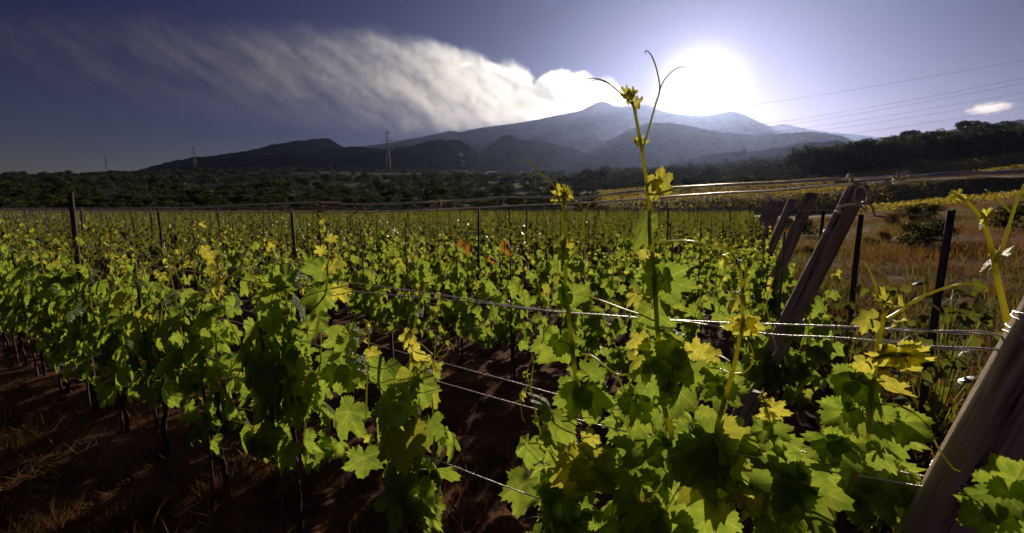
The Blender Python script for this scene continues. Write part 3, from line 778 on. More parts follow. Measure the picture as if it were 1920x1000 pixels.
# vine stakes
ST = [post_mesh('vine_stake', 1.5, .009, .007, M['stake'], 240 + i, 5, 1.0, False, 4) for i in range(6)]
r = random.Random(8)
def stake(p, h, label, group, lean=.03, i=None):
    o = bpy.data.objects.new('vine_stake', ST[r.randrange(6) if i is None else i]); link(o)
    o.location = (p.x, p.y, gz(p.x, p.y) + h - 1.5); o.rotation_euler = (r.uniform(-lean, lean), r.uniform(-lean, lean), 0)
    tag(o, label, 'stake', group)
SL = ['stake', 'wooden stake at the bare trunk tied in teal near the ground', 'thin brown stake showing between leaves and soil, third left of the dark gap', 'pale thin stake over the lit straw, fourth left of the dark gap']
for i in range(4, 8):
    p = rowground(0, t_of_px(ROW0[i]) + .035) + Nn * -.03
    stake(p, 1.15, SL[i - 4] if i > 4 else 'wooden stake tied with teal cord beside the dark gap', 'vine stakes of the nearest row', .05)
for i in range(11):
    p = rowground(0, t_of_px(300) + .64 * (i + 1) + .03) + Nn * -.03
    stake(p, 1.2, 'thin wooden stake of the nearest row, %s to the left of the dark gap' % ORD[i], 'vine stakes of the nearest row', .05)
for n, (_, k, t) in enumerate(cand[:270]):
    p = rowground(k, t + .03)
    stake(p, r.uniform(1.25, 1.45), 'thin wooden stake at a vine of the %s row' % ordn.get(k, 'farther'), 'vine stakes of the %s row' % ordn.get(k, 'farther'))
def far_stakes():
    mb = MB(); rd = random.Random(4)
    for _, k, t in cand[270:]:
        p = rowground(k, t + .03); z = gz(p.x, p.y)
        if rd.random() < .75: mb.tube([p + Vector((0, 0, z)), p + Vector((rd.uniform(-.03, .03), 0, z + rd.uniform(1.3, 1.52)))], .011, 3)
    tag(obj('distant_stakes', mb.build('distant_stakes', M['stake'])), 'many thin stakes poking out of the far rows of vines', 'stakes', kind='stuff')
far_stakes()
# ------------------------------------------------------------------ wires of the near row
def wire(name, pts, r, label, k=0, off=0.0, group=None, wob=0.0, twist_from=None, m=5):
    P = spline([rowpt(x, y, k, off) for x, y in pts], m)
    if wob:
        P = [p + Vector((0, 0, wob * noise.noise(p * 9.0))) for p in P]
    mb = MB(); mb.tube(P, r, 5)
    if twist_from is not None:                      # second strand wound round the first near the post
        Q = []; seg = [p for p in P if proj(p)[0] > twist_from]
        if len(seg) > 2:
            seg = spline(seg, 5); s = 0
            for i, p in enumerate(seg):
                if i: s += (p - seg[i - 1]).length
                a = s / .028; Q.append(p + Vector((0, 0, 1)) * .0042 * math.cos(a) + Nn * .0042 * math.sin(a))
            mb.tube(Q, r * .95, 4)
    o = obj(name, mb.build(name, M['wire'])); tag(o, label, 'wire', group); return o
WG = 'wires of the nearest row'
wire('trellis_wire', [(2060, 312), (1920, 320), (1700, 332), (1600, 337), (1450, 343), (1280, 352), (1190, 359), (1110, 369), (1070, 371), (950, 371), (905, 374), (870, 377), (835, 377), (690, 384), (600, 380), (480, 384), (340, 390), (200, 391), (60, 391), (-60, 391)],
     .0032, 'uppermost bright wire crossing in front of the hills', 0, 0, WG, .003, 1670)
wire('trellis_wire', [(2060, 318), (1920, 326), (1750, 336), (1660, 342), (1600, 346), (1450, 357), (1280, 368), (1100, 380), (860, 391), (700, 398), (560, 399), (400, 398), (200, 396), (0, 394), (-60, 393)],
     .0028, 'second bright wire just under the uppermost one', 0, .02, WG, .003, 1670)
wire('trellis_wire', [(1935, 652), (1860, 626), (1800, 622), (1700, 620), (1560, 612), (1430, 608), (1265, 601), (1220, 597), (1100, 588), (1010, 580), (900, 565), (800, 549), (700, 535), (560, 519), (440, 502), (300, 482), (100, 455), (-60, 434)],
     .0021, 'upper wire of the middle pair, wrapped round the big near post', 0, 0, WG, .002, 1660)
wire('trellis_wire', [(1930, 664), (1850, 655), (1780, 652), (1700, 645), (1560, 633), (1440, 627), (1300, 606), (1225, 599), (1100, 589), (1010, 582), (900, 569), (800, 559), (650, 545), (560, 533), (430, 518), (200, 487), (0, 457), (-60, 447)],
     .0021, 'lower wire of the middle pair, touching the upper one at a knot', 0, -.015, WG, .002, 1640)
wire('trellis_wire', [(1800, 905), (1620, 872), (1480, 842), (1330, 805), (1200, 779), (1040, 738), (960, 715), (820, 678), (700, 646), (500, 592), (250, 532), (0, 478)],
     .0018, 'upper wire of the lower pair over the dark gap', 0, .02, WG, .002)
wire('trellis_wire', [(1800, 925), (1600, 892), (1470, 868), (1300, 838), (1185, 812), (1000, 766), (830, 718), (660, 668), (450, 606), (200, 540), (-30, 480)],
     .0018, 'lower wire of the lower pair over the dark gap', 0, -.02, WG, .002)
wire('trellis_wire', [(1560, 1120), (1300, 1035), (1150, 985), (1000, 931), (880, 886), (800, 855), (772, 846)], .002, 'lowest wire running from the teal tie down to the right', 0, 0, WG, .001)
# wires of the rows behind
for k in range(1, 7):
    for z, nm in ((1.58, 'top'), (1.2, 'middle'), (.8, 'low')):
        a = endpoint(k); a = rowground(k, a.dot(U) + (.0 if z > 1.5 else .25 if z > 1 else .42)); P = []
        for i in range(16):
            t = a.dot(U) + i * 1.9 + .02; q = rowground(k, t); P.append(Vector((q.x, q.y, z + (-.02 if i % 2 else 0))))
        mb = MB(); mb.tube(spline(P, 3), .0014, 4)
        tag(obj('trellis_wire', mb.build('trellis_wire', M['wire'])), '%s wire strung along the %s row of vines' % (nm, ordn[k]), 'wire', 'wires of the rows behind')

# ------------------------------------------------------------------ knots and ties on the near wires
def tie(name, pts, r, label, mat='tie', off=-.012, depth=0, m=5, extra=()):
    mb = MB()
    for q in [pts] + list(extra):
        P = spline([rowpt(x, y, 0, off + depth * math.sin(i * 1.7)) for i, (x, y) in enumerate(q)], m); mb.tube(P, r, 6)
    tag(obj(name, mb.build(name, M[mat])), label, 'tie'); return
tie('wire_knot', [(1590, 356), (1596, 348), (1608, 344), (1612, 348), (1604, 354), (1601, 366), (1602, 374), (1608, 381), (1622, 384), (1625, 378), (1627, 366), (1624, 356), (1615, 349), (1606, 346), (1600, 340), (1594, 328), (1590, 330), (1588, 343)], .0022,
    'large pale wire loop hanging knotted from the wires above the leaning post', depth=.004,
    extra=[[(1566, 396), (1574, 400), (1575, 396), (1568, 392), (1572, 388), (1590, 385), (1608, 384), (1622, 382), (1634, 387), (1638, 400), (1642, 405), (1658, 407), (1672, 414)],
           [(1618, 378), (1624, 390), (1616, 390), (1614, 382), (1626, 380), (1630, 382)], [(1600, 346), (1612, 352), (1606, 342), (1616, 346), (1624, 342)]])
tie('wire_knot', [(788, 398), (795, 391), (808, 389), (806, 384), (812, 386), (820, 392), (826, 388), (827, 380), (820, 376), (815, 382), (808, 388)], .0020, 'small pale looped knot on the top wires left of centre', depth=.003, extra=[[(816, 378), (822, 374), (836, 378), (834, 381)], [(795, 378), (800, 382)]])
tie('wire_knot', [(1000, 576), (1006, 583), (1012, 576), (1018, 584), (1024, 577), (1030, 584), (1024, 588), (1030, 600), (1033, 612), (1030, 620)], .0016, 'small twisted knot with a hanging tail on the middle wires', depth=.004, extra=[[(1003, 583), (1010, 575), (1016, 583)], [(1036, 582), (1039, 594), (1032, 606)]])
tie('wire_knot', [(1228, 600), (1234, 596), (1238, 603), (1244, 596), (1250, 602), (1240, 604)], .0016, 'small tight knot where the two middle wires meet', depth=.004)
tie('wire_knot', [(1426, 611), (1431, 606), (1434, 613), (1428, 612), (1436, 622), (1448, 630), (1452, 642), (1455, 655), (1452, 664), (1448, 668)], .0016, 'knot with a curling pink tail beside the yellow leaf on the middle wires', depth=.003)
tie('wire_knot', [(1676, 332), (1682, 325), (1686, 331), (1692, 324), (1696, 334), (1688, 338), (1680, 334)], .0022, 'pale knot on the top wires right of the hanging loop', depth=.006, extra=[[(1696, 326), (1702, 322), (1708, 326), (1712, 332)], [(1640, 343), (1650, 348), (1662, 340), (1672, 346)]])
tie('wire_knot', [(1655, 648), (1662, 640), (1668, 650), (1676, 644), (1682, 654), (1690, 668)], .0020, 'glinting knot on the lower middle wire near the big post', depth=.005)
tie('dried_tendril', [(590, 378), (596, 390), (604, 382), (600, 396), (590, 398), (596, 386), (612, 384), (606, 398), (614, 402)], .0022, 'clump of dried brown tendrils clinging to the top wires on the left', 'dry', depth=.01, extra=[[(586, 384), (598, 380), (610, 390), (618, 384)], [(594, 400), (608, 394), (616, 382)], [(512, 383), (520, 392), (532, 396), (544, 397)]])
tie('dried_tendril', [(662, 402), (668, 394), (664, 386), (672, 380), (680, 386), (684, 398), (690, 404)], .0016, 'thin dried tendril twisted on the top wires beside the clump', 'dry', depth=.008, extra=[[(676, 384), (668, 398), (656, 408)], [(672, 396), (682, 392), (688, 400)]])
tie('dried_tendril', [(1072, 384), (1078, 372), (1086, 382), (1076, 392), (1090, 396), (1096, 392)], .0014, 'pinkish dried tendril curl right of the orange young leaves', 'dry', depth=.006, extra=[[(1112, 388), (1116, 380), (1120, 388)]])
def teal(px, py, label, dz=.02):
    mb = MB(); c = rowpt(px, py)
    for q in range(3):
        mb.tube([c + Vector((0, 0, (q - 1) * .006)) + (-U) * .018 * math.cos(a) + Nn * .018 * math.sin(a) + Vector((0, 0, .006 * math.sin(a * 2 + q))) for a in np.linspace(0, 6.28, 14)], .0032, 5)
    mb.tube(spline([c - Nn * .02, c - Nn * .035 + Vector((-.01, 0, -.02)), c - Nn * .03 + Vector((.005, 0, -.045))], 4), .0028, 4)
    tag(obj('tie_cord', mb.build('tie_cord', M['teal'])), label, 'tie')
teal(762, 836, 'teal cord tied round the trunk beside the dark gap'); teal(546, 884, 'teal cord near the ground on the bare trunk'); teal(389, 775, 'tiny teal cord on the thin stake third left of the gap')

# ------------------------------------------------------------------ the shoots and leaves that stand out
VT = {n: v for n, v in zip(('post', 'low', 'tall', 'orange', 'gap', 'bare', 'thin', 'straw'), vines0)}
VM = {n: (Matrix.Translation(v.location) @ Matrix.Rotation(RZ, 4, 'Z')) for n, v in VT.items()}
VI = {n: m.inverted() for n, m in VM.items()}
rh = random.Random(77)
def shoot(v, pts, r0=.0055, r1=.002, off=-.05, mat='stem', sag=0):
    n = len(pts); P = [rowpt(x, y, 0, off + .02 * math.sin(i * 1.3 + len(pts))) for i, (x, y) in enumerate(pts)]
    P = [VI[v] @ p for p in P]; P = spline(P, 7); n = len(P)
    R = [(r0 + (r1 - r0) * i / n) * (1.22 if i % 14 == 3 else 1) for i in range(n)]
    mb = MB(); mb.tube(P, R, 8); obj('shoot' if mat != 'tendril' else 'tendril', mb.build('shoot', M['stem' if mat == 'tendril' else mat]), VT[v])
def tend(v, pts, r=.0019, off=-.055): 
    P = [VI[v] @ rowpt(x, y, 0, off + .012 * math.sin(i * 2.1)) for i, (x, y) in enumerate(pts)]; P = spline(P, 7); n = len(P)
    mb = MB(); mb.tube(P, [r * (1 - .55 * i / n) for i in range(n)], 6); obj('tendril', mb.build('tendril', M['stem']), VT[v])
def hl(v, px, py, size, tipdeg, kind='g', yaw=0., pit=0., off=-.06, pet=None, var=None):
    if kind == 'y' and px < 700: size *= .7
    """leaf: joint at the photo point, tip direction in the picture (0 = right, 90 = down), length in photo pixels, yaw/pit turn the blade"""
    if kind == 't':
        pit = pit * .5 - (20 if py < 420 and px > 900 else 50); size *= .66; tipdeg = tipdeg if abs(math.sin(math.radians(tipdeg))) < .8 else tipdeg * .5
    P = rowpt(px, py, 0, off); dpt = P.length; s = size / F * P.y * {'g': .78, 'b': .78, 'y': .74, 't': .72}[kind]
    view = (Vector((0, 0, EYE)) - P).normalized()
    right = Vector((1, 0, 0)); right = (right - view * right.dot(view)).normalized(); down = right.cross(view) ; 
    if down.z > 0: down = -down
    a = math.radians(tipdeg); T = right * math.cos(a) + down * math.sin(a)
    Nn_ = view
    side = T.cross(Nn_)
    Nn_ = (Matrix.Rotation(math.radians(yaw), 3, T) @ Nn_)
    R = Matrix.Rotation(math.radians(pit), 3, side); T2 = R @ T; Nn_ = R @ Nn_
    if kind == 'b': Nn_ = -Nn_
    pool = {'g': HERO, 'b': HERO, 'y': HERO_Y, 't': YOUNG}[kind]
    me = pool[rh.randrange(len(pool)) if var is None else var % len(pool)]
    m = leafmat(P, Nn_, T2, s)
    o = bpy.data.objects.new('leaf', me); o.matrix_basis = VI[v] @ m; link(o, VT[v])
    if pet is not None:
        A = VI[v] @ rowpt(pet[0], pet[1], 0, -.05); B = VI[v] @ P; mid = A.lerp(B, .5) + Vector((0, -.005, .006))
        mb = MB(); mb.tube(spline([A, mid, B], 3), [.0019] * 7, 5, False); obj('petiole', mb.build('petiole', M['stem']), VT[v])
# tall shoot beside the sun
shoot('tall', [(1262, 830), (1250, 760), (1240, 700), (1233, 620), (1229, 560), (1225, 490), (1221, 420), (1213, 345), (1204, 285), (1196, 240), (1189, 203), (1184, 186)], .0068, .003)
tend('tall', [(1189, 200), (1175, 186), (1152, 165), (1132, 151), (1112, 147), (1096, 150)], .0022); tend('tall', [(1140, 156), (1120, 150), (1104, 153), (1098, 157)], .0014)
tend('tall', [(1206, 277), (1214, 250), (1228, 200), (1237, 168), (1233, 138), (1225, 112), (1217, 98), (1210, 96), (1210, 101)], .0024)
tend('tall', [(1237, 168), (1247, 148), (1262, 133), (1276, 126), (1287, 127)], .0016)
tend('tall', [(1228, 455), (1262, 452), (1300, 453), (1350, 465), (1412, 472)], .0026)
tend('tall', [(1212, 375), (1203, 395), (1196, 415), (1192, 432)], .0016); tend('tall', [(1232, 600), (1170, 580), (1120, 561), (1098, 556)], .0024)
tend('tall', [(1182, 590), (1172, 610), (1155, 628), (1135, 648)], .0022)
for a in [(1180, 176, 40, 168), (1178, 178, 32, 150), (1186, 174, 30, -10), (1194, 190, 36, -20), (1184, 180, 26, 200)]: hl('tall', a[0], a[1], a[2], a[3], 't', rh.uniform(-50, 50), rh.uniform(-30, 30))
hl('tall', 1190, 268, 42, 118, 't', 65, 10, pet=(1202, 272), var=1)
hl('tall', 1238, 340, 58, 42, 'y', -30, -35, pet=(1214, 350), var=0); hl('tall', 1224, 342, 44, 110, 'y', 40, 0, pet=(1214, 350), var=2)
hl('tall', 1213, 418, 78, 122, 'g', 62, -10, pet=(1222, 425), var=3); hl('tall', 1216, 482, 48, 80, 'y', 20, -50, pet=(1226, 490), var=1)
hl('tall', 1246, 524, 92, 76, 'g', 10, -20, pet=(1232, 545), var=0); hl('tall', 1240, 508, 70, 110, 'g', -30, 10, pet=(1230, 530), var=5)
hl('tall', 1195, 552, 40, 150, 'y', 40, 10, pet=(1230, 560)); hl('tall', 1222, 580, 70, 95, 'g', 30, 0, pet=(1233, 560), var=7)
for a in [(1240, 655, 92, 70, 'g', 5, -15, 2), (1212, 668, 72, 150, 'g', 20, 0, 4), (1258, 640, 80, 20, 'g', -25, -15, 6), (1262, 682, 88, 60, 'g', -15, -25, 1), (1230, 700, 90, 130, 'g', 20, -10, 8),
          (1205, 640, 46, 170, 'y', 10, 0, 2), (1285, 690, 66, 25, 'g', -10, 10, 3), (1275, 735, 70, 100, 'b', 0, 0, 5), (1225, 760, 60, 80, 'b', 30, 0, 2), (1300, 660, 46, -20, 'y', 10, 0, 0)]:
    hl('tall', *a[:4], a[4], a[5], a[6], var=a[7], pet=(1240, a[1] + 6))
# orange-topped shoot
shoot('orange', [(1092, 780), (1083, 730), (1076, 680), (1069, 620), (1063, 560), (1060, 500), (1060, 430), (1058, 372)], .0072, .0045)
tend('orange', [(1062, 412), (1050, 375), (1040, 350), (1022, 333), (1000, 311), (986, 298), (976, 291)], .0026); tend('orange', [(1001, 313), (990, 305), (978, 301), (967, 303)], .0014); tend('orange', [(1018, 332), (1008, 326), (998, 328), (994, 334)], .0012)
tend('orange', [(1064, 492), (1082, 466), (1092, 435), (1096, 402), (1104, 384), (1124, 371), (1140, 367), (1152, 369)], .0022); tend('orange', [(1096, 402), (1090, 388), (1078, 376), (1068, 378), (1068, 386)], .0014)
for a in [(1052, 366, 42, 185, 't'), (1056, 362, 34, 160, 't'), (1064, 362, 36, -12, 't'), (1068, 366, 32, 30, 't'), (1048, 370, 30, 110, 't'), (1060, 360, 26, -60, 't')]: hl('orange', *a[:5], rh.uniform(-40, 40), rh.uniform(-20, 40))
hl('orange', 1050, 468, 62, 148, 'g', 30, -30, pet=(1058, 470), var=4); hl('orange', 1054, 466, 40, 40, 'y', 0, -30, pet=(1058, 470))
hl('orange', 1072, 552, 60, 80, 'g', 10, -25, pet=(1064, 560), var=6); hl('orange', 1062, 550, 46, 160, 'g', 20, -25, var=2)
hl('orange', 1046, 640, 80, 112, 'g', -8, -5, pet=(1072, 650), var=1); hl('orange', 1056, 636, 56, 60, 'g', 0, 0, var=9)
tend('orange', [(1088, 664), (1110, 668), (1138, 690), (1158, 702), (1180, 702), (1200, 697)], .003); tend('orange', [(1156, 702), (1166, 722), (1178, 742)], .0026)
for a in [(1092, 738, 96, 72, 'g', 5, -10, 0), (1085, 735, 80, 160, 'g', 20, -15, 3), (1102, 728, 86, 20, 'g', -25, -10, 7), (1106, 705, 52, -70, 'g', 10, 0, 2), (1186, 752, 92, 112, 'g', 35, 0, 5), (1180, 742, 60, 60, 'g', -30, 0, 1),
          (1052, 790, 76, 112, 'g', 40, 0, 8), (1032, 770, 62, 255, 'g', 60, 0, 4), (990, 832, 62, 105, 'g', 35, 0, 6), (1062, 830, 40, 110, 'y', 0, 0, 1), (1108, 820, 44, 140, 'y', 10, -20, 2)]:
    hl('orange', *a[:4], a[4], a[5], a[6], var=a[7], pet=(1090 if a[0] < 1150 else 1200, a[1] + 5))
# small dark tendrilled shoot at the gap edge
shoot('orange', [(1060, 900), (1022, 830), (1008, 790), (1000, 750), (990, 712), (983, 700)], .0035, .0016)
tend('orange', [(995, 730), (998, 700), (1000, 682), (996, 660), (990, 650), (986, 651)], .0016); tend('orange', [(1000, 684), (1010, 668), (1015, 655), (1017, 644)], .0013); tend('orange', [(990, 722), (978, 750), (978, 775), (984, 792)], .0014)
for a in [(984, 702, 24, 190), (980, 698, 18, 160), (988, 700, 20, -20), (975, 735, 30, 150), (1008, 782, 32, -10), (1000, 786, 26, 150)]: hl('orange', *a, 't', rh.uniform(-40, 40), rh.uniform(-30, 30))
# right-hand slender shoots
shoot('low', [(1330, 850), (1350, 780), (1366, 725), (1378, 680), (1388, 620), (1392, 560), (1389, 515), (1384, 492)], .0055, .0028)
tend('low', [(1386, 500), (1376, 480), (1352, 458), (1328, 436), (1312, 424)], .0024); tend('low', [(1384, 492), (1370, 474), (1348, 462), (1320, 460), (1300, 478), (1282, 486), (1262, 496)], .0016)
tend('low', [(1390, 560), (1398, 520), (1394, 490), (1384, 470), (1362, 464)], .002); tend('low', [(1374, 702), (1396, 698), (1410, 682), (1412, 660), (1404, 642)], .0024)
for a in [(1382, 492, 30, 0), (1380, 494, 28, 170), (1386, 490, 24, -40), (1352, 478, 34, 190)]: hl('low', *a, 't', rh.uniform(-30, 30), rh.uniform(-20, 20))
hl('low', 1398, 604, 44, 95, 'y', -10, 0, pet=(1390, 618), var=0); hl('low', 1384, 606, 40, 160, 'y', 20, 0, var=1); hl('low', 1406, 606, 38, 15, 'y', -20, 0, var=2)
hl('low', 1386, 555, 52, 155, 'y', 50, -20, pet=(1390, 562), var=3)
for a in [(1352, 728, 66, 100, 'b', 0, 0, 0), (1344, 724, 56, 185, 'b', 10, 0, 4), (1362, 724, 50, 30, 'b', -5, 0, 6), (1340, 668, 40, 200, 'y', 20, 0, 1), (1330, 690, 40, 60, 'g', 20, 0, 2)]: hl('low', *a[:4], a[4], a[5], a[6], var=a[7], pet=(1368, a[1] + 10), off=.02)
shoot('low', [(1462, 900), (1452, 850), (1446, 800), (1436, 760), (1428, 738)], .003, .0016, mat='cane')
for a in [(1428, 738, 24, 170, 't'), (1430, 736, 26, -20, 't'), (1424, 750, 30, 140, 't'), (1446, 766, 44, 30, 'y'), (1440, 776, 36, 110, 'y'), (1452, 800, 46, 60, 'b'), (1436, 806, 50, 170, 'b'), (1470, 850, 62, 80, 'b'), (1450, 835, 48, 120, 'b')]: hl('low', *a, rh.uniform(-20, 20), rh.uniform(-20, 20))
# vine at the big post
shoot('post', [(1590, 925), (1612, 860), (1628, 800), (1634, 740), (1642, 680), (1650, 630), (1658, 592), (1664, 574)], .0068, .003)
tend('post', [(1660, 600), (1690, 582), (1718, 562), (1745, 550), (1780, 538), (1815, 532), (1845, 537), (1850, 546), (1838, 549)], .0028); tend('post', [(1700, 574), (1728, 560), (1734, 540), (1728, 520)], .002); tend('post', [(1646, 560), (1640, 530), (1622, 492)], .0022)
tend('post', [(1642, 758), (1680, 760), (1712, 774), (1740, 800), (1758, 838), (1785, 876), (1800, 884)], .0024, -.09)
for a in [(1655, 566, 30, 175, 't'), (1664, 566, 34, -10, 't'), (1690, 574, 44, 10, 't'), (1700, 600, 40, 40, 't'), (1680, 610, 36, 60, 't')]: hl('post', *a, rh.uniform(-35, 35), rh.uniform(-20, 20))
for a in [(1632, 600, 48, 175, 'y', 10, -20, 0), (1690, 665, 78, 70, 'y', 15, -30, 2), (1676, 668, 60, 130, 'y', -20, -20, 1), (1700, 668, 64, 35, 'y', 10, -35, 3), (1622, 680, 42, 110, 'y', 0, 0, 1), (1660, 716, 66, 45, 'y', 55, 0, 0),
          (1600, 716, 84, 120, 'g', 5, -15, 5), (1610, 720, 72, 30, 'g', -20, -20, 1), (1596, 712, 60, 190, 'g', 20, -10, 7), (1620, 770, 80, 60, 'b', 0, 0, 3), (1590, 770, 70, 150, 'b', 15, 0, 6),
          (1564, 828, 78, 145, 'b', 35, 0, 2), (1558, 834, 80, 62, 'b', -25, 0, 8), (1572, 826, 70, 5, 'b', 0, 0, 4), (1660, 800, 86, 92, 'g', 10, 0, 9), (1690, 790, 70, 50, 'b', 10, 0, 1), (1650, 850, 60, 120, 'g', 0, 0, 0)]:
    hl('post', *a[:4], a[4], a[5], a[6], var=a[7], pet=(1632, a[1] + 8))
# close shoot at the right edge
shoot('post', [(1898, 640), (1886, 590), (1872, 530), (1864, 490), (1852, 440), (1836, 404), (1812, 378), (1790, 366)], .0062, .0022, off=.12)
shoot('post', [(1866, 492), (1884, 452), (1896, 410), (1906, 380), (1922, 345)], .0036, .002, off=.12)
tend('post', [(1896, 400), (1878, 380), (1858, 362), (1848, 356)], .002, off=.12)
for a in [(1872, 486, 66, 182, 'y', 30, -62, 0), (1868, 484, 40, -10, 'y', 0, -60, 2), (1846, 410, 42, 190, 'y', 20, -60, 1), (1850, 408, 34, 0, 'y', 0, -55, 3), (1796, 366, 36, 150, 't', 0, 0, 1), (1790, 364, 26, 230, 't', 10, 0, 2)]:
    hl('post', *a[:4], a[4], a[5], a[6], off=.12, var=a[7])
# the base of the foreground: big overlapping blades
rb = random.Random(21)
for i in range(56):
    px = rb.uniform(985, 1720); lo = float(np.interp(px, [985, 1060, 1150, 1250, 1380, 1480, 1560, 1640, 1720], [900, 850, 830, 790, 800, 850, 850, 840, 900]))
    py = lo + abs(rb.gauss(0, 95)); 
    if py > 1150: continue
    v = 'orange' if px < 1180 else 'tall' if px < 1390 else 'low' if px < 1540 else 'post'
    sz = rb.uniform(62, 128) * (1 if px > 1150 else .8) * (1.0 if rb.random() < .8 else .6)
    hl(v, px, py, sz, rb.uniform(30, 150), 'b' if rb.random() < .45 else 'g' if rb.random() < .85 else 'y', rb.uniform(-45, 45), rb.uniform(-45, 20), off=rb.uniform(-.04, .13))
hl('tall', 1318, 838, 135, 62, 'g', -10, -20, -.08, var=0); hl('tall', 1306, 836, 120, 130, 'g', 20, -20, -.07, var=3); hl('tall', 1322, 832, 110, 15, 'g', -20, -25, -.1, var=6); hl('tall', 1296, 832, 90, 200, 'g', 10, -20, -.06, var=7)
hl('orange', 1098, 872, 120, 100, 'g', 0, -15, -.1, var=1); hl('orange', 1090, 870, 100, 170, 'g', 20, -15, -.1, var=5); hl('orange', 1108, 868, 100, 40, 'g', -15, -25, -.1, var=9)
hl('low', 1500, 905, 130, 78, 'b', 10, 0, -.12, var=2); hl('low', 1490, 905, 105, 180, 'b', 0, 0, -.12, var=4)
# leaves past the big post, lower right corner
for a in [(1905, 900, 80, 200, 'b'), (1880, 920, 90, 120, 'b'), (1850, 950, 90, 100, 'g'), (1910, 960, 90, 160, 'g'), (1800, 985, 70, 150, 'g')]: hl('post', *a, rb.uniform(-20, 20), 0, off=-.28 if a[0] > 1840 else .0)
# the vine left of the gap
shoot('gap', [(762, 800), (766, 730), (770, 670), (778, 610), (786, 570), (794, 548), (800, 532)], .0052, .0026, off=-.03)
tend('gap', [(792, 552), (800, 535), (818, 520), (838, 508)], .0020); tend('gap', [(792, 550), (796, 530), (790, 518)], .0016)
tend('gap', [(774, 638), (790, 646), (806, 660), (816, 668), (830, 668), (840, 660), (841, 652), (836, 650)], .0024); tend('gap', [(815, 668), (812, 682), (798, 686)], .0016); tend('gap', [(815, 666), (816, 645), (814, 628), (806, 618)], .0018); tend('gap', [(816, 645), (824, 632), (830, 628)], .0012)
for a in [(770, 630, 42, 175, 'y', 30, -20), (768, 622, 24, 200, 't', 0, 0), (788, 596, 34, 40, 't', 20, 0), (808, 604, 26, 60, 't', 30, 0), (820, 648, 22, 10, 't', 0, 0), (826, 636, 22, -10, 't', 0, 0), (812, 700, 40, 60, 't', 40, 0), (776, 660, 50, 60, 'y', 60, 0),
          (780, 532, 20, 180, 't', 0, 0), (720, 690, 70, 100, 'g', 10, 0), (770, 700, 60, 60, 'g', 0, 0), (750, 740, 60, 110, 'g', 0, 0), (790, 720, 56, 75, 'g', 10, 0), (640, 630, 62, 90, 'g', 0, -15), (655, 628, 54, 40, 'g', -20, -15),
          (648, 690, 80, 105, 'g', 0, -10), (640, 688, 66, 180, 'g', 15, -10), (658, 688, 72, 30, 'g', -20, -10), (655, 772, 76, 120, 'g', 20, -10), (692, 820, 30, 80, 'y', 0, 0), (738, 818, 24, 80, 'y', 0, 0), (682, 858, 70, 88, 'g', 0, -20)]:
    hl('gap', *a[:5], a[5], a[6], off=-.09)
shoot('gap', [(686, 790), (688, 720), (690, 670), (692, 635), (688, 605)], .0032, .0016, off=-.05)
for a in [(688, 606, 22, 190, 't'), (690, 604, 22, -40, 't'), (694, 626, 30, 10, 't'), (684, 640, 20, 170, 't'), (696, 660, 44, 60, 'y')]: hl('gap', *a, 0, 0, off=-.05)
shoot('bare', [(590, 640), (600, 590), (612, 540), (616, 490), (616, 455), (606, 420), (596, 398)], .0045, .0018, off=-.04)
for a in [(600, 408, 22, 200, 't'), (612, 440, 26, -10, 't'), (618, 448, 34, 30, 'y'), (606, 470, 34, 160, 'y'), (622, 500, 56, 50, 'y'), (606, 505, 50, 150, 'g'), (600, 545, 56, 100, 'b'), (636, 540, 56, 70, 'y')]: hl('bare', *a, rh.uniform(-30, 30), rh.uniform(-30, 20), off=-.05)
shoot('bare', [(540, 580), (530, 520), (520, 490), (508, 460), (500, 450)], .0038, .0018, off=-.04)
for a in [(500, 452, 34, 200, 't'), (496, 450, 26, 160, 't'), (522, 490, 30, -10, 't'), (524, 520, 60, 110, 'g'), (534, 520, 56, 50, 'g')]: hl('bare', *a, 0, -15, off=-.06)
shoot('thin', [(402, 530), (396, 490), (385, 462), (376, 444), (356, 426), (340, 420), (322, 418)], .0034, .0012, off=-.03)
for a in [(388, 470, 34, 170, 'y'), (398, 480, 40, 60, 'y'), (376, 420, 26, 180, 't'), (372, 428, 20, 0, 't')]: hl('thin', *a, 0, 0, off=-.04)
shoot('straw', [(338, 530), (322, 495), (310, 475), (298, 462)], .003, .001, off=-.04)
# a few rusty leaves in the second row
# ------------------------------------------------------------------ straw, dry grass, weeds
def blades(name, pts, lab, cat, mat, h=(.05, .16), w=.004, lie=.3, seed=0, bend=.4):
    rd = np.random.RandomState(seed); n = len(pts); P = np.asarray(pts, float)
    Z = terrain(P[:, 0], P[:, 1]); az = rd.uniform(0, 2 * np.pi, n); L = rd.uniform(h[0], h[1], n)
    tilt = np.clip(rd.normal(lie, .28, n), 0, 1.5)
    d = np.stack([np.cos(az) * np.sin(tilt), np.sin(az) * np.sin(tilt), np.cos(tilt)], -1)
    sd_ = np.stack([-np.sin(az + .4), np.cos(az + .4), np.zeros(n)], -1)
    b = np.stack([P[:, 0], P[:, 1], Z - .005], -1); ww = (w * rd.uniform(.6, 1.4, n))[:, None]
    m = b + d * (L * .55)[:, None]; d2 = d.copy(); d2[:, 2] -= bend * rd.rand(n); e = m + d2 * (L * .5)[:, None]
    e[:, 2] = np.maximum(e[:, 2], Z + .004)
    V = np.stack([b - sd_ * ww, b + sd_ * ww, m - sd_ * ww * .8, m + sd_ * ww * .8, e], 1).reshape(-1, 3)
    o = np.arange(n)[:, None] * 5
    q = o + np.array([[0, 1, 3, 2]]); t = o + np.array([[2, 3, 4]])
    tag(obj(name, mesh(name, V, [q, t], M[mat], False)), lab, cat, kind='stuff')
rd = np.random.RandomState(42)
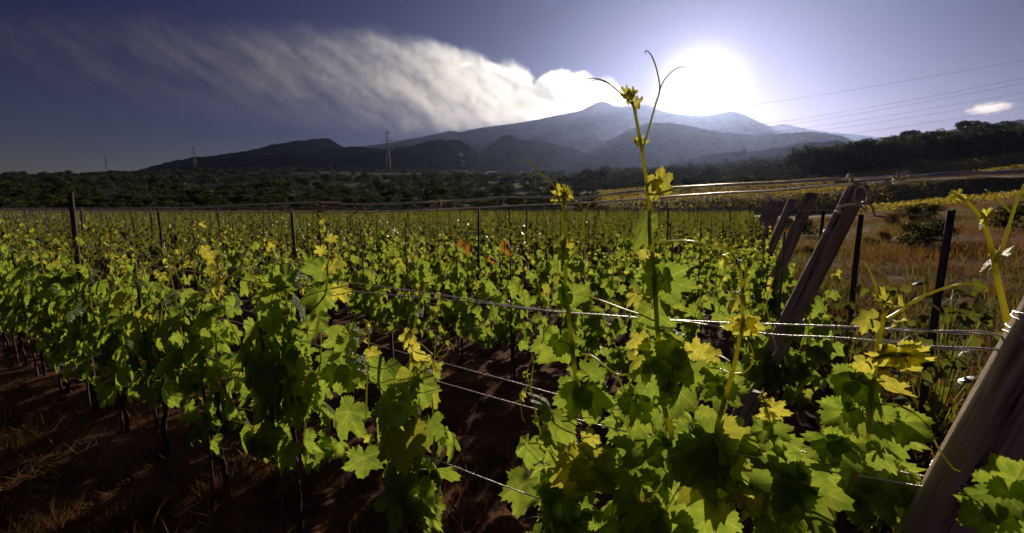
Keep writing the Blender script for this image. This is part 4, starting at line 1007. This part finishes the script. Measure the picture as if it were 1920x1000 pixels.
def clumped(n, fx, thr=.0, sc=1.5, seed=0):
    out = []
    while len(out) < n:
        P = fx(n); f = fbm(P[:, 0] * sc + seed, P[:, 1] * sc, 3) + rd.uniform(-.35, .35, len(P)); out += list(P[f > thr])
    return np.array(out[:n])
# straw lying on the soil under and before the near row
def f_left(n):
    t = rd.uniform(-1, 11, n); d = D0 + rd.normal(-.25, .45, n); return np.stack([Nn.x * d + U.x * t, Nn.y * d + U.y * t], -1)
blades('straw', clumped(16000, f_left, .15, 1.7), 'scattered dry straw lying on the dark soil under the nearest row', 'straw', 'straw', (.05, .2), .0022, 1.25, 1, .2)
def f_left2(n):
    t = rd.uniform(.3, 5, n); d = D0 + rd.normal(-.1, .35, n); return np.stack([Nn.x * d + U.x * t, Nn.y * d + U.y * t], -1)
blades('dry_grass', clumped(8000, f_left2, .35, 2.5, 9), 'thin tufts of dry orange grass at the foot of the nearest vines', 'grass', 'grass', (.05, .2), .0016, .6, 2)
def f_gap(n):
    t = rd.uniform(-3, 26, n); d = rd.uniform(1.4, 16, n); return np.stack([Nn.x * d + U.x * t, Nn.y * d + U.y * t], -1)
blades('straw', clumped(14000, f_gap, .35, 1.1, 5), 'straw litter on the ground between the rows of vines', 'straw', 'straw', (.05, .16), .0022, 1.2, 3, .2)
# stones and clods
def stones():
    rs = np.random.RandomState(6); P = np.concatenate([f_left(2600), f_gap(2200)]); Z = terrain(P[:, 0], P[:, 1]); n = len(P)
    o8 = np.array([[1, 0, 0], [-1, 0, 0], [0, 1, 0], [0, -1, 0], [0, 0, .8], [0, 0, -.6], [.6, .6, .4], [-.6, -.5, .5]], float)
    f8 = np.array([[0, 2, 6], [6, 2, 4], [0, 6, 4], [2, 1, 4], [1, 7, 4], [1, 3, 7], [3, 4, 7], [3, 0, 4], [2, 0, 5], [1, 2, 5], [3, 1, 5], [0, 3, 5]])
    s = rs.gamma(2.0, .006, (n, 1, 1)).clip(.004, .045); V = o8[None] * s * rs.uniform(.6, 1.3, (n, 8, 1)) + np.stack([P[:, 0], P[:, 1], Z + .004], -1)[:, None]
    tag(obj('stones', mesh('stones', V.reshape(-1, 3), (f8[None] + np.arange(n)[:, None, None] * 8).reshape(-1, 3), M['stone'], False)), 'small stones and clods scattered over the soil between the rows', 'stones', kind='stuff')
M['stone'] = simple('lava_stone', (.06, .035, .025), .9, .2, 0, 8, (.2, .12, .08)); stones()
# headland right of the end posts
def f_head(n):
    y = 1.2 + 58 * rd.rand(n) ** 1.7; s = .15 + (28 + y * .5) * rd.rand(n) ** 1.2
    b = ENDP + ENDD * 0; k = (y - ENDP.y) / ENDD.y
    X = ENDP.x + ENDD.x * k + s; return np.stack([X, y], -1)
blades('dry_grass', clumped(70000, f_head, .2, .45, 3), 'rough rust-brown dry grass on the headland right of the leaning posts', 'grass', 'grass', (.12, .42), .007, .5, 4)
blades('green_weeds', clumped(70000, f_head, .05, .5, 77), 'low green weeds scattered through the dry grass of the headland', 'weeds', 'weed', (.1, .36), .009, .6, 5)
def f_head2(n):
    y = 1.6 + 9 * rd.rand(n); s = .0 + (1.2 + y * .9) * rd.rand(n); k = (y - ENDP.y) / ENDD.y
    return np.stack([ENDP.x + ENDD.x * k + s, y], -1)
blades('dry_grass', clumped(16000, f_head2, .1, 1.3, 13), 'tangled rust-brown grass close behind the big leaning post', 'grass', 'grass', (.1, .34), .0035, .7, 14)
blades('green_weeds', clumped(12000, f_head2, .15, 1.6, 27), 'low green weeds in the grass close behind the big leaning post', 'weeds', 'weed', (.08, .28), .005, .7, 15)
# scrub bushes on the rising headland
r3 = random.Random(44)
for i in range(26):
    y = r3.uniform(9, 60); s_ = r3.uniform(1.5, 6 + y * .45); k_ = (y - ENDP.y) / ENDD.y
    X = ENDP.x + ENDD.x * k_ + s_; hb_ = r3.uniform(.35, 1.1)
    HEADBUSH = globals().get('HEADBUSH', []) + [(X, y, hb_)]
# small round-leaved weeds among the posts
def weeds(label, cx, cy, n, seed, h=.5, size=.05):
    r2 = random.Random(seed); it = []
    for i in range(n):
        q = Vector((cx + r2.gauss(0, .16), cy + r2.gauss(0, .16), gz(cx, cy) + r2.uniform(.02, h)))
        it.append(leafmat(q, Vector((r2.uniform(-.6, .6), r2.uniform(-1, .2), r2.uniform(.1, 1))), Vector((r2.uniform(-1, 1), 0, -.6)), size * r2.uniform(.6, 1.2)))
    e = empty('weed_plant', (0, 0, 0)); tag(e, label, 'weed')
    V, Fa = stack_leaves(it, 12, seed); tag(obj('foliage', mesh('foliage', V, Fa, M['leafm'], False), e), kind='stuff')
    mb = MB()
    for i in range(0, n, 5):
        q = Vector(it[i].translation); mb.tube([Vector((cx, cy, gz(cx, cy))), Vector((cx, cy, 0)).lerp(q, .5) + Vector((0, 0, q.z * .2)), q], [.004, .003, .002], 3)
    obj('stem', mb.build('stem', M['stem']), e)
p = at(1785, 520, 2.75); weeds('bushy weed growing round the lone dark upright post', p.x, p.y, 130, 1, 1.15, .06)
p = at(1600, 560, 3.6); weeds('round-leaved weed in the grass right of the largest leaning post', p.x, p.y, 110, 2, .85, .06)
p = at(1700, 600, 3.3); weeds('low weed in the headland grass between the two dark upright posts', p.x, p.y, 70, 3, .4, .05)
# rusty leaves in the second row
for n_, (px, py, s, lab) in enumerate([(952, 458, 17, 0), (866, 452, 14, 0), (880, 462, 15, 0), (922, 484, 12, 0)]):
    P = rowpt(px, py, 1, -.16); m = leafmat(P, Vector((rh.uniform(-.4, .4), -1, .5)), Vector((rh.uniform(-.5, .5), 0, -1)), s / F * P.y)
    best = min((o for o in bpy.data.objects if o.name.startswith('grapevine') and o.type == 'EMPTY'), key=lambda o: (o.location.xy - P.xy).length)
    Mi = (Matrix.Translation(best.location) @ Matrix.Rotation(RZ, 4, 'Z')).inverted()
    me = YOUNG[n_].copy(); me.materials.clear(); me.materials.append(M['rust'])
    o = bpy.data.objects.new('leaf', me); o.matrix_basis = Mi @ m; link(o, best); o['label'] = 'rusty orange leaf'

# ------------------------------------------------------------------ far vineyard strips and the track
def strip(name, x0, x1, y, Y0, Y1, label, mat, struct=True):
    xs = np.linspace(x0, x1, 60); V = []
    for Y in (Y0, (Y0 + Y1) / 2, Y1):
        X = (xs - 960) / F * (Y0 + Y1) / 2; Z = terrain(X, np.full_like(X, Y)) + .12 + .02 * (Y - Y0); V.append(np.stack([X, np.full_like(X, Y), Z], -1))
    V = np.array(V); n, mm = V.shape[:2]
    i, j = np.meshgrid(np.arange(n - 1), np.arange(mm - 1), indexing='ij')
    q = np.stack([i * mm + j, i * mm + j + 1, (i + 1) * mm + j + 1, (i + 1) * mm + j], -1).reshape(-1, 4)
    tag(obj(name, mesh(name, V.reshape(-1, 3), q, mat)), kind='structure')
g = N('pale_track'); po = g.n('NewGeometry').outputs['Position']
M['track'] = g.done(g.princ(g.mix(g.ramp(g.noise(po, .8, 5), [(.4, 0), (.6, 1)]), rgb(.10, .075, .05), rgb(.24, .18, .12)), .38, .5, bump=g.noise(po, 6, 6), bs=.3).outputs[0])
strip('track', 1150, 1440, 0, 68.5, 73, '', M['track'])
def hill_rows():
    rd2 = np.random.RandomState(9); its = []
    Vs, Fs, o = [], [], 0
    base = [raw_leaf(5, .3, .3) for _ in range(2)]
    P = []
    for band, (Ya, Yb, xa, xb, sp) in enumerate([(84, 124, 1120, 2050, 2.2), (61, 84, 1585, 2050, 2.0)]):
        Y = Ya
        while Y < Yb:
            X = (xa - 960) / F * Y
            while X < (xb - 960) / F * Y:
                P.append((X + rd2.uniform(-.2, .2), Y + rd2.uniform(-.15, .15))); X += .8
            Y += sp
    P = np.array(P); Z = terrain(P[:, 0], P[:, 1])
    m = 12; n = len(P)
    Q = np.repeat(P, m, 0) + rd2.normal(0, .28, (n * m, 2)); ZZ = np.repeat(Z, m) + rd2.uniform(.15, 1.15, n * m)
    v, f = base[0]; k = len(v)
    A = rd2.uniform(0, 6.28, n * m); s = rd2.uniform(.2, .42, n * m)
    up = rd2.uniform(.2, 1, n * m)
    ex = np.stack([np.cos(A), np.sin(A), np.zeros_like(A)], -1) * s[:, None]; ey = np.stack([-np.sin(A) * up, np.cos(A) * up, -(1.1 - up)], -1) * s[:, None]
    V = np.stack([Q[:, 0], Q[:, 1], ZZ], -1)[:, None, :] + v[None, :, 0:1] * ex[:, None, :] + v[None, :, 1:2] * ey[:, None, :]
    Fa = f[None] + (np.arange(n * m) * k)[:, None, None]
    print('hill vines', n)
    tag(obj('hillside_vines', mesh('hillside_vines', V.reshape(-1, 3), Fa.reshape(-1, 3), M['hillv'], False)), 'rows of low vines covering the terraced slope on the right', 'vineyard', kind='stuff')
M['hillv'] = leaf_mat('hillside_leaf', (.08, .08, .015), (.16, .13, .03), (.60, .48, .07), .5, rough=.7, spec=.15)
hill_rows()

# ------------------------------------------------------------------ trees
def tree_parts(seed, kind):
    """unit tree about 1 high: trunk with limbs, crown of many leaf clumps"""
    rd = random.Random(seed); nr = np.random.RandomState(seed); mb = MB()
    if kind == 'pine': lobes = [((rd.uniform(-.28, .28), rd.uniform(-.28, .28), rd.uniform(.66, .9)), rd.uniform(.12, .2), .5) for _ in range(9)]; tr = .62
    elif kind == 'tall': lobes = [((rd.uniform(-.12, .12), rd.uniform(-.12, .12), z), .2 * (1.15 - z) + .06, 1.0) for z in np.linspace(.25, .92, 8)]; tr = .4
    else: lobes = [((rd.uniform(-.34, .34), rd.uniform(-.34, .34), rd.uniform(.28, .82)), rd.uniform(.13, .24), .85) for _ in range(12)]; tr = .32
    mb.tube([(0, 0, -.08), (.01, 0, tr * .5), (.0, .01, tr)], [.035, .026, .02], 6)
    for c, r, _ in lobes[:7]: mb.tube([(0, 0, tr * rd.uniform(.6, 1)), (c[0] * .5, c[1] * .5, (tr + c[2]) * .5), c], [.016, .011, .005], 4)
    trunk = mb.build('trunk', M['bark'])
    C, R_, SQ = np.array([l[0] for l in lobes]), np.array([l[1] for l in lobes]), np.array([l[2] for l in lobes])
    n = 1500; w = R_ ** 2; idx = nr.choice(len(lobes), n, p=w / w.sum())
    d = nr.normal(0, 1, (n, 3)); d /= np.linalg.norm(d, axis=1)[:, None]; rad = R_[idx] * nr.uniform(.55, 1.1, n)
    P = C[idx] + d * rad[:, None] * np.stack([np.ones(n), np.ones(n), SQ[idx]], -1)
    a = nr.normal(0, 1, (n, 3)); a /= np.linalg.norm(a, axis=1)[:, None]; b = np.cross(a, nr.normal(0, 1, (n, 3))); b /= np.linalg.norm(b, axis=1)[:, None]
    s = nr.uniform(.016, .042, n)[:, None]
    V = np.stack([P - a * s, P + b * s * .8, P + a * s, P - b * s * .8], 1).reshape(-1, 3)
    q = np.arange(n)[:, None] * 4 + np.array([[0, 1, 2, 3]])
    return trunk, V, q
TR = {}
for kind, mats in (('round', ('tree', 'olive', 'gold')), ('pine', ('tree',)), ('tall', ('tree',))):
    for v in range(4 if kind == 'round' else 2):
        tk, V, q = tree_parts(500 + v + len(kind), kind)
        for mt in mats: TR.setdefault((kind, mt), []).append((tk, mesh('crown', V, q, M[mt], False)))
rt = random.Random(12)
def tree(px, Y, h, kind, mt, label, group, wide=1.0, X=None, name=None):
    x = (px - 960) / F * Y; z = gz(x, Y)
    nm = name or {'round': 'broadleaf_tree', 'pine': 'pine_tree', 'tall': 'slender_tree'}[kind]
    if h < 4: nm = 'bush'
    e = empty(nm, (x, Y, z - .2), rt.uniform(0, 6.28)); e.scale = (h * wide, h * wide, h)
    tag(e, label, 'bush' if nm == 'bush' else 'tree', group)
    tk, cr = rt.choice(TR[(kind, mt)]); obj('trunk', tk, e); obj('crown', cr, e)
for i, (X, y, hb_) in enumerate(HEADBUSH):
    tree(960 + F * X / y, y, hb_ * 1.25, 'round', ('olive', 'gold', 'tree')[i % 3], ('low %s bush on the grassy slope right of the posts, %s' % (('grey-green', 'golden', 'dark green')[i % 3], 'near' if y < 22 else 'half-way up' if y < 42 else 'far up')), 'scrub bushes on the right-hand slope, ' + ('grey-green', 'golden', 'dark green')[i % 3] + (' near' if y < 22 else ' half-way' if y < 42 else ' far'), 1.3)
# singled out on the skyline
for px, Y, h, kind, mt, wide, lab in [
    (1796, 240, 14.5, 'pine', 'tree', 1.05, 'umbrella-shaped pine standing highest on the wooded skyline at the right'),
    (1852, 235, 12.5, 'round', 'tree', 1.1, 'broad dark tree on the skyline under the small cream cloud'), (1875, 225, 11, 'round', 'tree', 1.1, 'dark rounded tree on the skyline right of the broad one'),
    (1692, 250, 12.5, 'pine', 'tree', 1.1, 'spreading dark tree on the skyline left of the umbrella pine'), (1652, 250, 12.5, 'round', 'tree', .9, 'dark tree with a bumpy top where the right wood starts to rise'),
    (1740, 245, 8, 'round', 'tree', .8, 'small lone dark treetop between the spreading tree and the umbrella pine'),
    (1556, 300, 13.5, 'round', 'tree', .9, 'dark tree on the skyline at the left end of the right-hand wood'), (1585, 260, 10, 'round', 'tree', 1, 'dark tree just right of the one ending the wood'),
    (186, 520, 11, 'round', 'tree', 1.0, 'small dark treetop sticking up on the left skyline'), (38, 560, 9, 'round', 'tree', 1.3, 'low dark treetop at the far left of the skyline'),
    (112, 540, 9.5, 'round', 'tree', 1.3, 'dark double treetop on the left skyline'), (145, 540, 9, 'round', 'tree', 1.1, 'small dark treetop left of the pointed one on the skyline'),
    (1256, 330, 12, 'tall', 'tree', 1.0, 'slender dark tree in the haze below the sun'), (1290, 330, 12, 'tall', 'tree', 1.1, 'slender dark tree right under the sun, beside another'),
    (1116, 260, 15, 'round', 'tree', 1.25, 'large dark rounded tree in the valley left of the tallest shoot'), (1090, 265, 12, 'round', 'tree', 1.2, 'dark rounded tree touching the large one in the valley'),
    (860, 330, 13, 'round', 'tree', 1.3, 'broad dark tree behind the grey block house'), (950, 300, 12, 'round', 'tree', 1.4, 'broad dark tree in the valley right of the grey block house')]:
    tree(px, Y, h, kind, mt, lab, None, wide)
# the woods: things up to the limit, nearest first
woods = []
for i in range(1500):
    if i < 420:
        px = rt.uniform(-60, 1560); Y = rt.choice((135, 160, 190, 220, 260, 320, 400, 480)) * rt.uniform(.92, 1.12)
    elif i < 700:
        px = rt.uniform(1480, 1990); Y = rt.uniform(150, 320)
    else:
        px = rt.uniform(-60, 1600); Y = rt.uniform(420, 1000)
    woods.append((Y, px))
for i in range(330):
    woods.append((rt.uniform(74, 128), rt.uniform(-60, 1130)))
for i in range(260):
    woods.append((rt.uniform(190, 420), rt.uniform(1080, 1600)))
for i in range(170):
    woods.append((rt.uniform(129, 195), rt.uniform(1130, 1600)))
woods.sort()
names = {'tree': 'dark green tree in the wood across the valley', 'olive': 'grey-green tree in the wood across the valley', 'gold': 'golden bush in the scrub across the valley'}
massV, massF, mo = [], [], 0
for i, (Y, px) in enumerate(woods):
    right = px > 1500
    if right and Y < 150: continue
    if px > 1120 and not right and Y < 128: continue
    mt = rt.choices(('tree', 'olive', 'gold'), (6, 3, 1.2 if (Y < 330 and not right) else 0))[0]
    h = rt.uniform(6, 11) if right else (rt.uniform(1.6, 3.2) if Y < 130 else rt.uniform(2, 4) if Y < 200 and px > 1100 else rt.uniform(3.5, 6.5) if Y < 230 else rt.uniform(6, 10))
    if mt == 'gold': h = min(h, rt.uniform(2.2, 3.9))
    if i % 3 == 0 and i < 825:
        spot = ['at the left edge', 'under the tiny far pylon', 'under the second pylon', 'left of the large pylon', 'just right of the large pylon', 'by the grey block house', 'in the valley left of the tall shoot', 'under the sun', 'left part of the right-hand hill', 'middle of the right-hand hill', 'right edge'][int(np.searchsorted([100, 290, 480, 700, 800, 900, 1180, 1480, 1680, 1830], px))]
        how = ('low ' if h < 5 else 'tall ' if h > 8.5 else '') + ('near ' if Y < 190 else 'farther ' if Y < 330 else 'distant ')
        lab = how + {'tree': 'dark green tree', 'olive': 'grey-green tree', 'gold': 'golden bush'}[mt] + (' at the foot of the wood, ' if Y < 130 else ' in the wood, ') + spot
        lab = lab.replace('in the valley left of the tall shoot', 'left of the tall shoot').replace('just right of', 'right of')
        tree(px, Y, h, 'round', mt, lab, 'trees and bushes of the wood, ' + lab, rt.uniform(1.0, 1.5))
    else:
        tk, cr = rt.choice(TR[('round', 'tree')]); 
        if 'cc' not in globals(): cc = {}
        if cr.name not in cc:
            a = np.empty(len(cr.vertices) * 3, np.float32); cr.vertices.foreach_get('co', a); cc[cr.name] = a.reshape(-1, 4, 3)
        A = cc[cr.name]; A = A[rt.randrange(4):: 4 if Y > 350 else 3]; x = (px - 960) / F * Y; z = gz(x, Y); w = h * rt.uniform(1.1, 1.7)
        c = A.mean(1, keepdims=True); B = c + (A - c) * (1.9 if Y > 350 else 1.6)
        B = B * np.array([w, w, h]) + np.array([x, Y, z - .3]); massV.append(B.reshape(-1, 3)); k = len(B); massF.append(np.arange(k)[:, None] * 4 + np.array([[0, 1, 2, 3]]) + mo); mo += k * 4
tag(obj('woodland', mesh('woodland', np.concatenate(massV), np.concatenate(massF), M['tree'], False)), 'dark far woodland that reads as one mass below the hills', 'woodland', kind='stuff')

# ------------------------------------------------------------------ house, pylons, cables
def house(px, Y, w, d, h, label, col, tower=False):
    x = (px - 960) / F * Y; z = gz(x, Y); e = empty('block_house' if tower else 'farmhouse', (x, Y, z), rt.uniform(-.3, .3)); tag(e, label, 'house')
    mb = MB(); mb.box((0, 0, h / 2 - .5), (w, d, h + 1)); obj('wall', mb.build('wall', col, False), e)
    mb = MB(); mb.box((0, 0, h + .16), (w + .5, d + .5, .3)); obj('roof', mb.build('roof', M['roof'], False), e)
    for i in range(2):
        for zz in ([h * .3, h * .72] if tower else [h * .5]):
            mb = MB(); mb.box(((-.25 + .5 * i) * w, -d / 2 - .02, zz), (w * .16, .1, 1.2)); obj('window', mb.build('window', M['darkpost'], False), e)
M['conc'] = simple('grey_render', (.22, .21, .22), .9, .1, 0, .6, (.34, .32, .33)); M['roof'] = simple('roof_tiles', (.12, .06, .045), .9, .1, 0, 3, (.2, .1, .07))
house(828, 300, 5.4, 5, 7.5, 'small grey block house with a flat roof in the scrub', M['conc'], True)
house(872, 240, 9, 4, 1.6, 'low pale wall-like shed left of the orange scrub', M['conc']) if False else None
def pylon(px, py, Y, H, label, rz=.3):
    x = (px - 960) / F * Y; top = EYE + (HOR - py) / F * Y; e = empty('pylon', (x, Y, top - H), rz); tag(e, label, 'pylon')
    def hw(z): return (H * .045) * (1 - z / H) ** .9 + H * .010
    mb = MB(); lv = [H * q for q in (0, .16, .31, .44, .55, .65, .74, .82, .89, .95, 1)]
    for sx in (-1, 1):
        for sy in (-1, 1): mb.tube([(sx * hw(z), sy * hw(z), z) for z in lv], H * .0036, 4)
    obj('mast', mb.build('mast', M['steel']), e); mb = MB()
    for a, b in zip(lv, lv[1:]):
        for s in (-1, 1):
            mb.tube([(-hw(a), s * hw(a), a), (hw(b), s * hw(b), b)], H * .0020, 3); mb.tube([(hw(a), s * hw(a), a), (-hw(b), s * hw(b), b)], H * .0020, 3)
            mb.tube([(s * hw(a), -hw(a), a), (s * hw(b), hw(b), b)], H * .0020, 3)
    obj('bracing', mb.build('bracing', M['steel']), e)
    arms = [(.90, .11), (.72, .15), (.54, .12)] if H > 30 else [(.88, .16), (.68, .2)]
    for f, L in arms:
        mb = MB(); z = H * f
        for sy in (-1, 1): mb.tube([(-H * L, 0, z), (0, sy * hw(z), z + H * .012), (H * L, 0, z)], H * .0036, 4)
        mb.tube([(-H * L, 0, z), (0, 0, z + H * .05), (H * L, 0, z)], H * .0035, 4); a = obj('crossarm', mb.build('crossarm', M['steel']), e)
        for s in (-1, 1):
            mb = MB(); mb.tube([(s * H * L * .97, 0, z), (s * H * L * .97, 0, z - H * .05)], H * .005, 5); obj('insulator', mb.build('insulator', M['white' if s > 0 else 'steel']), a)
    return e
pylon(733, 249, 420, 35, 'large lattice pylon standing before the hills left of centre', .35)
pylon(378, 279, 900, 40, 'distant lattice pylon on the left skyline, the taller of the two there', .2)
pylon(214, 296, 1150, 34, 'tiny distant lattice pylon farthest left on the skyline', .2)
A0 = Vector(((733 - 960) / F * 420, 420, 0)); B0 = Vector(((1920 - 960) / F * 200, 200, 0))
CB = [(252, 203, 118), (262, 243, 152), (266, 247, 158), (275, 259, 178), (279, 264, 187), (288, 278, 206)]
cl = ['highest and faintest', 'second highest', 'third highest', 'fourth highest', 'fifth highest', 'lowest']
for i, (ya, ym, yb) in enumerate(CB):
    def zz(s, y): Y = 420 - 220 * s; return EYE + (HOR - y) / F * Y
    s1 = .73; za, zm, zb = zz(0, ya), zz(s1, ym), zz(1, yb)
    co = np.polyfit([0, s1, 1], [za, zm, zb], 2); P = []
    off = Vector((0, 0, 0)) + Vector((B0.y - A0.y, A0.x - B0.x, 0)).normalized() * ((i % 2) * 5 - 2.5)
    for s in np.linspace(0, 1.35, 40): q = A0.lerp(B0, float(s)) + off; P.append((q.x, q.y, float(np.polyval(co, s))))
    mb = MB(); mb.tube(P, .045, 4); tag(obj('power_cable', mb.build('power_cable', M['cable'])), '%s of the power cables crossing the sky on the right' % cl[i], 'cable', 'power cables')
# wooden pole with pale insulators
x, Y = (1385 - 960) / F * 150, 150; z = gz(x, Y); ht = EYE + (HOR - 280) / F * Y - z
e = empty('utility_pole', (x, Y, z - .3)); tag(e, 'thin utility pole with pale glinting insulators below the sun', 'pole')
mb = MB(); mb.tube([(0, 0, 0), (0, 0, ht + .3)], [.13, .09], 7); obj('pole', mb.build('pole', M['darkpost']), e)
mb = MB(); mb.box((0, 0, ht - .9), (1.6, .1, .12)); c = obj('crossarm', mb.build('crossarm', M['darkpost'], False), e)
for sx in (-.7, 0, .7):
    mb = MB(); mb.tube([(sx, 0, ht - .84), (sx, 0, ht - .7), (sx, 0, ht - .5)], [.13, .19, .09], 7); obj('insulator', mb.build('insulator', M['white']), c)
x, Y = (285 - 960) / F * 230, 230; z = gz(x, Y); ht = EYE + (HOR - 343) / F * Y - z
mb = MB(); mb.tube([(0, 0, 0), (0, 0, ht)], [.12, .08], 6); mb.tube([(0, 0, ht), (0, 0, ht + 1.2)], .07, 5); tag(obj('utility_pole', mb.build('utility_pole', M['conc']), loc=(x, Y, z)), 'thin pale pole in the dark wood on the left', 'pole')
x, Y = (870 - 960) / F * 260, 260; z = gz(x, Y); ht = EYE + (HOR - 303) / F * Y - z
e = empty('utility_pole', (x, Y, z)); tag(e, 'dark pole with pale fittings right of the grey block house', 'pole')
mb = MB(); mb.tube([(0, 0, 0), (0, 0, ht)], [.13, .09], 6); obj('pole', mb.build('pole', M['darkpost']), e)
for i_, (dx, dz) in enumerate(((-.6, -.3), (.6, -.5), (-.3, -2.0), (.5, -2.6), (-.9, -3.4))):
    mb = MB(); mb.box((dx, 0, ht + dz), (.35, .3, .5)); obj('insulator', mb.build('insulator', M['white'], False), e)
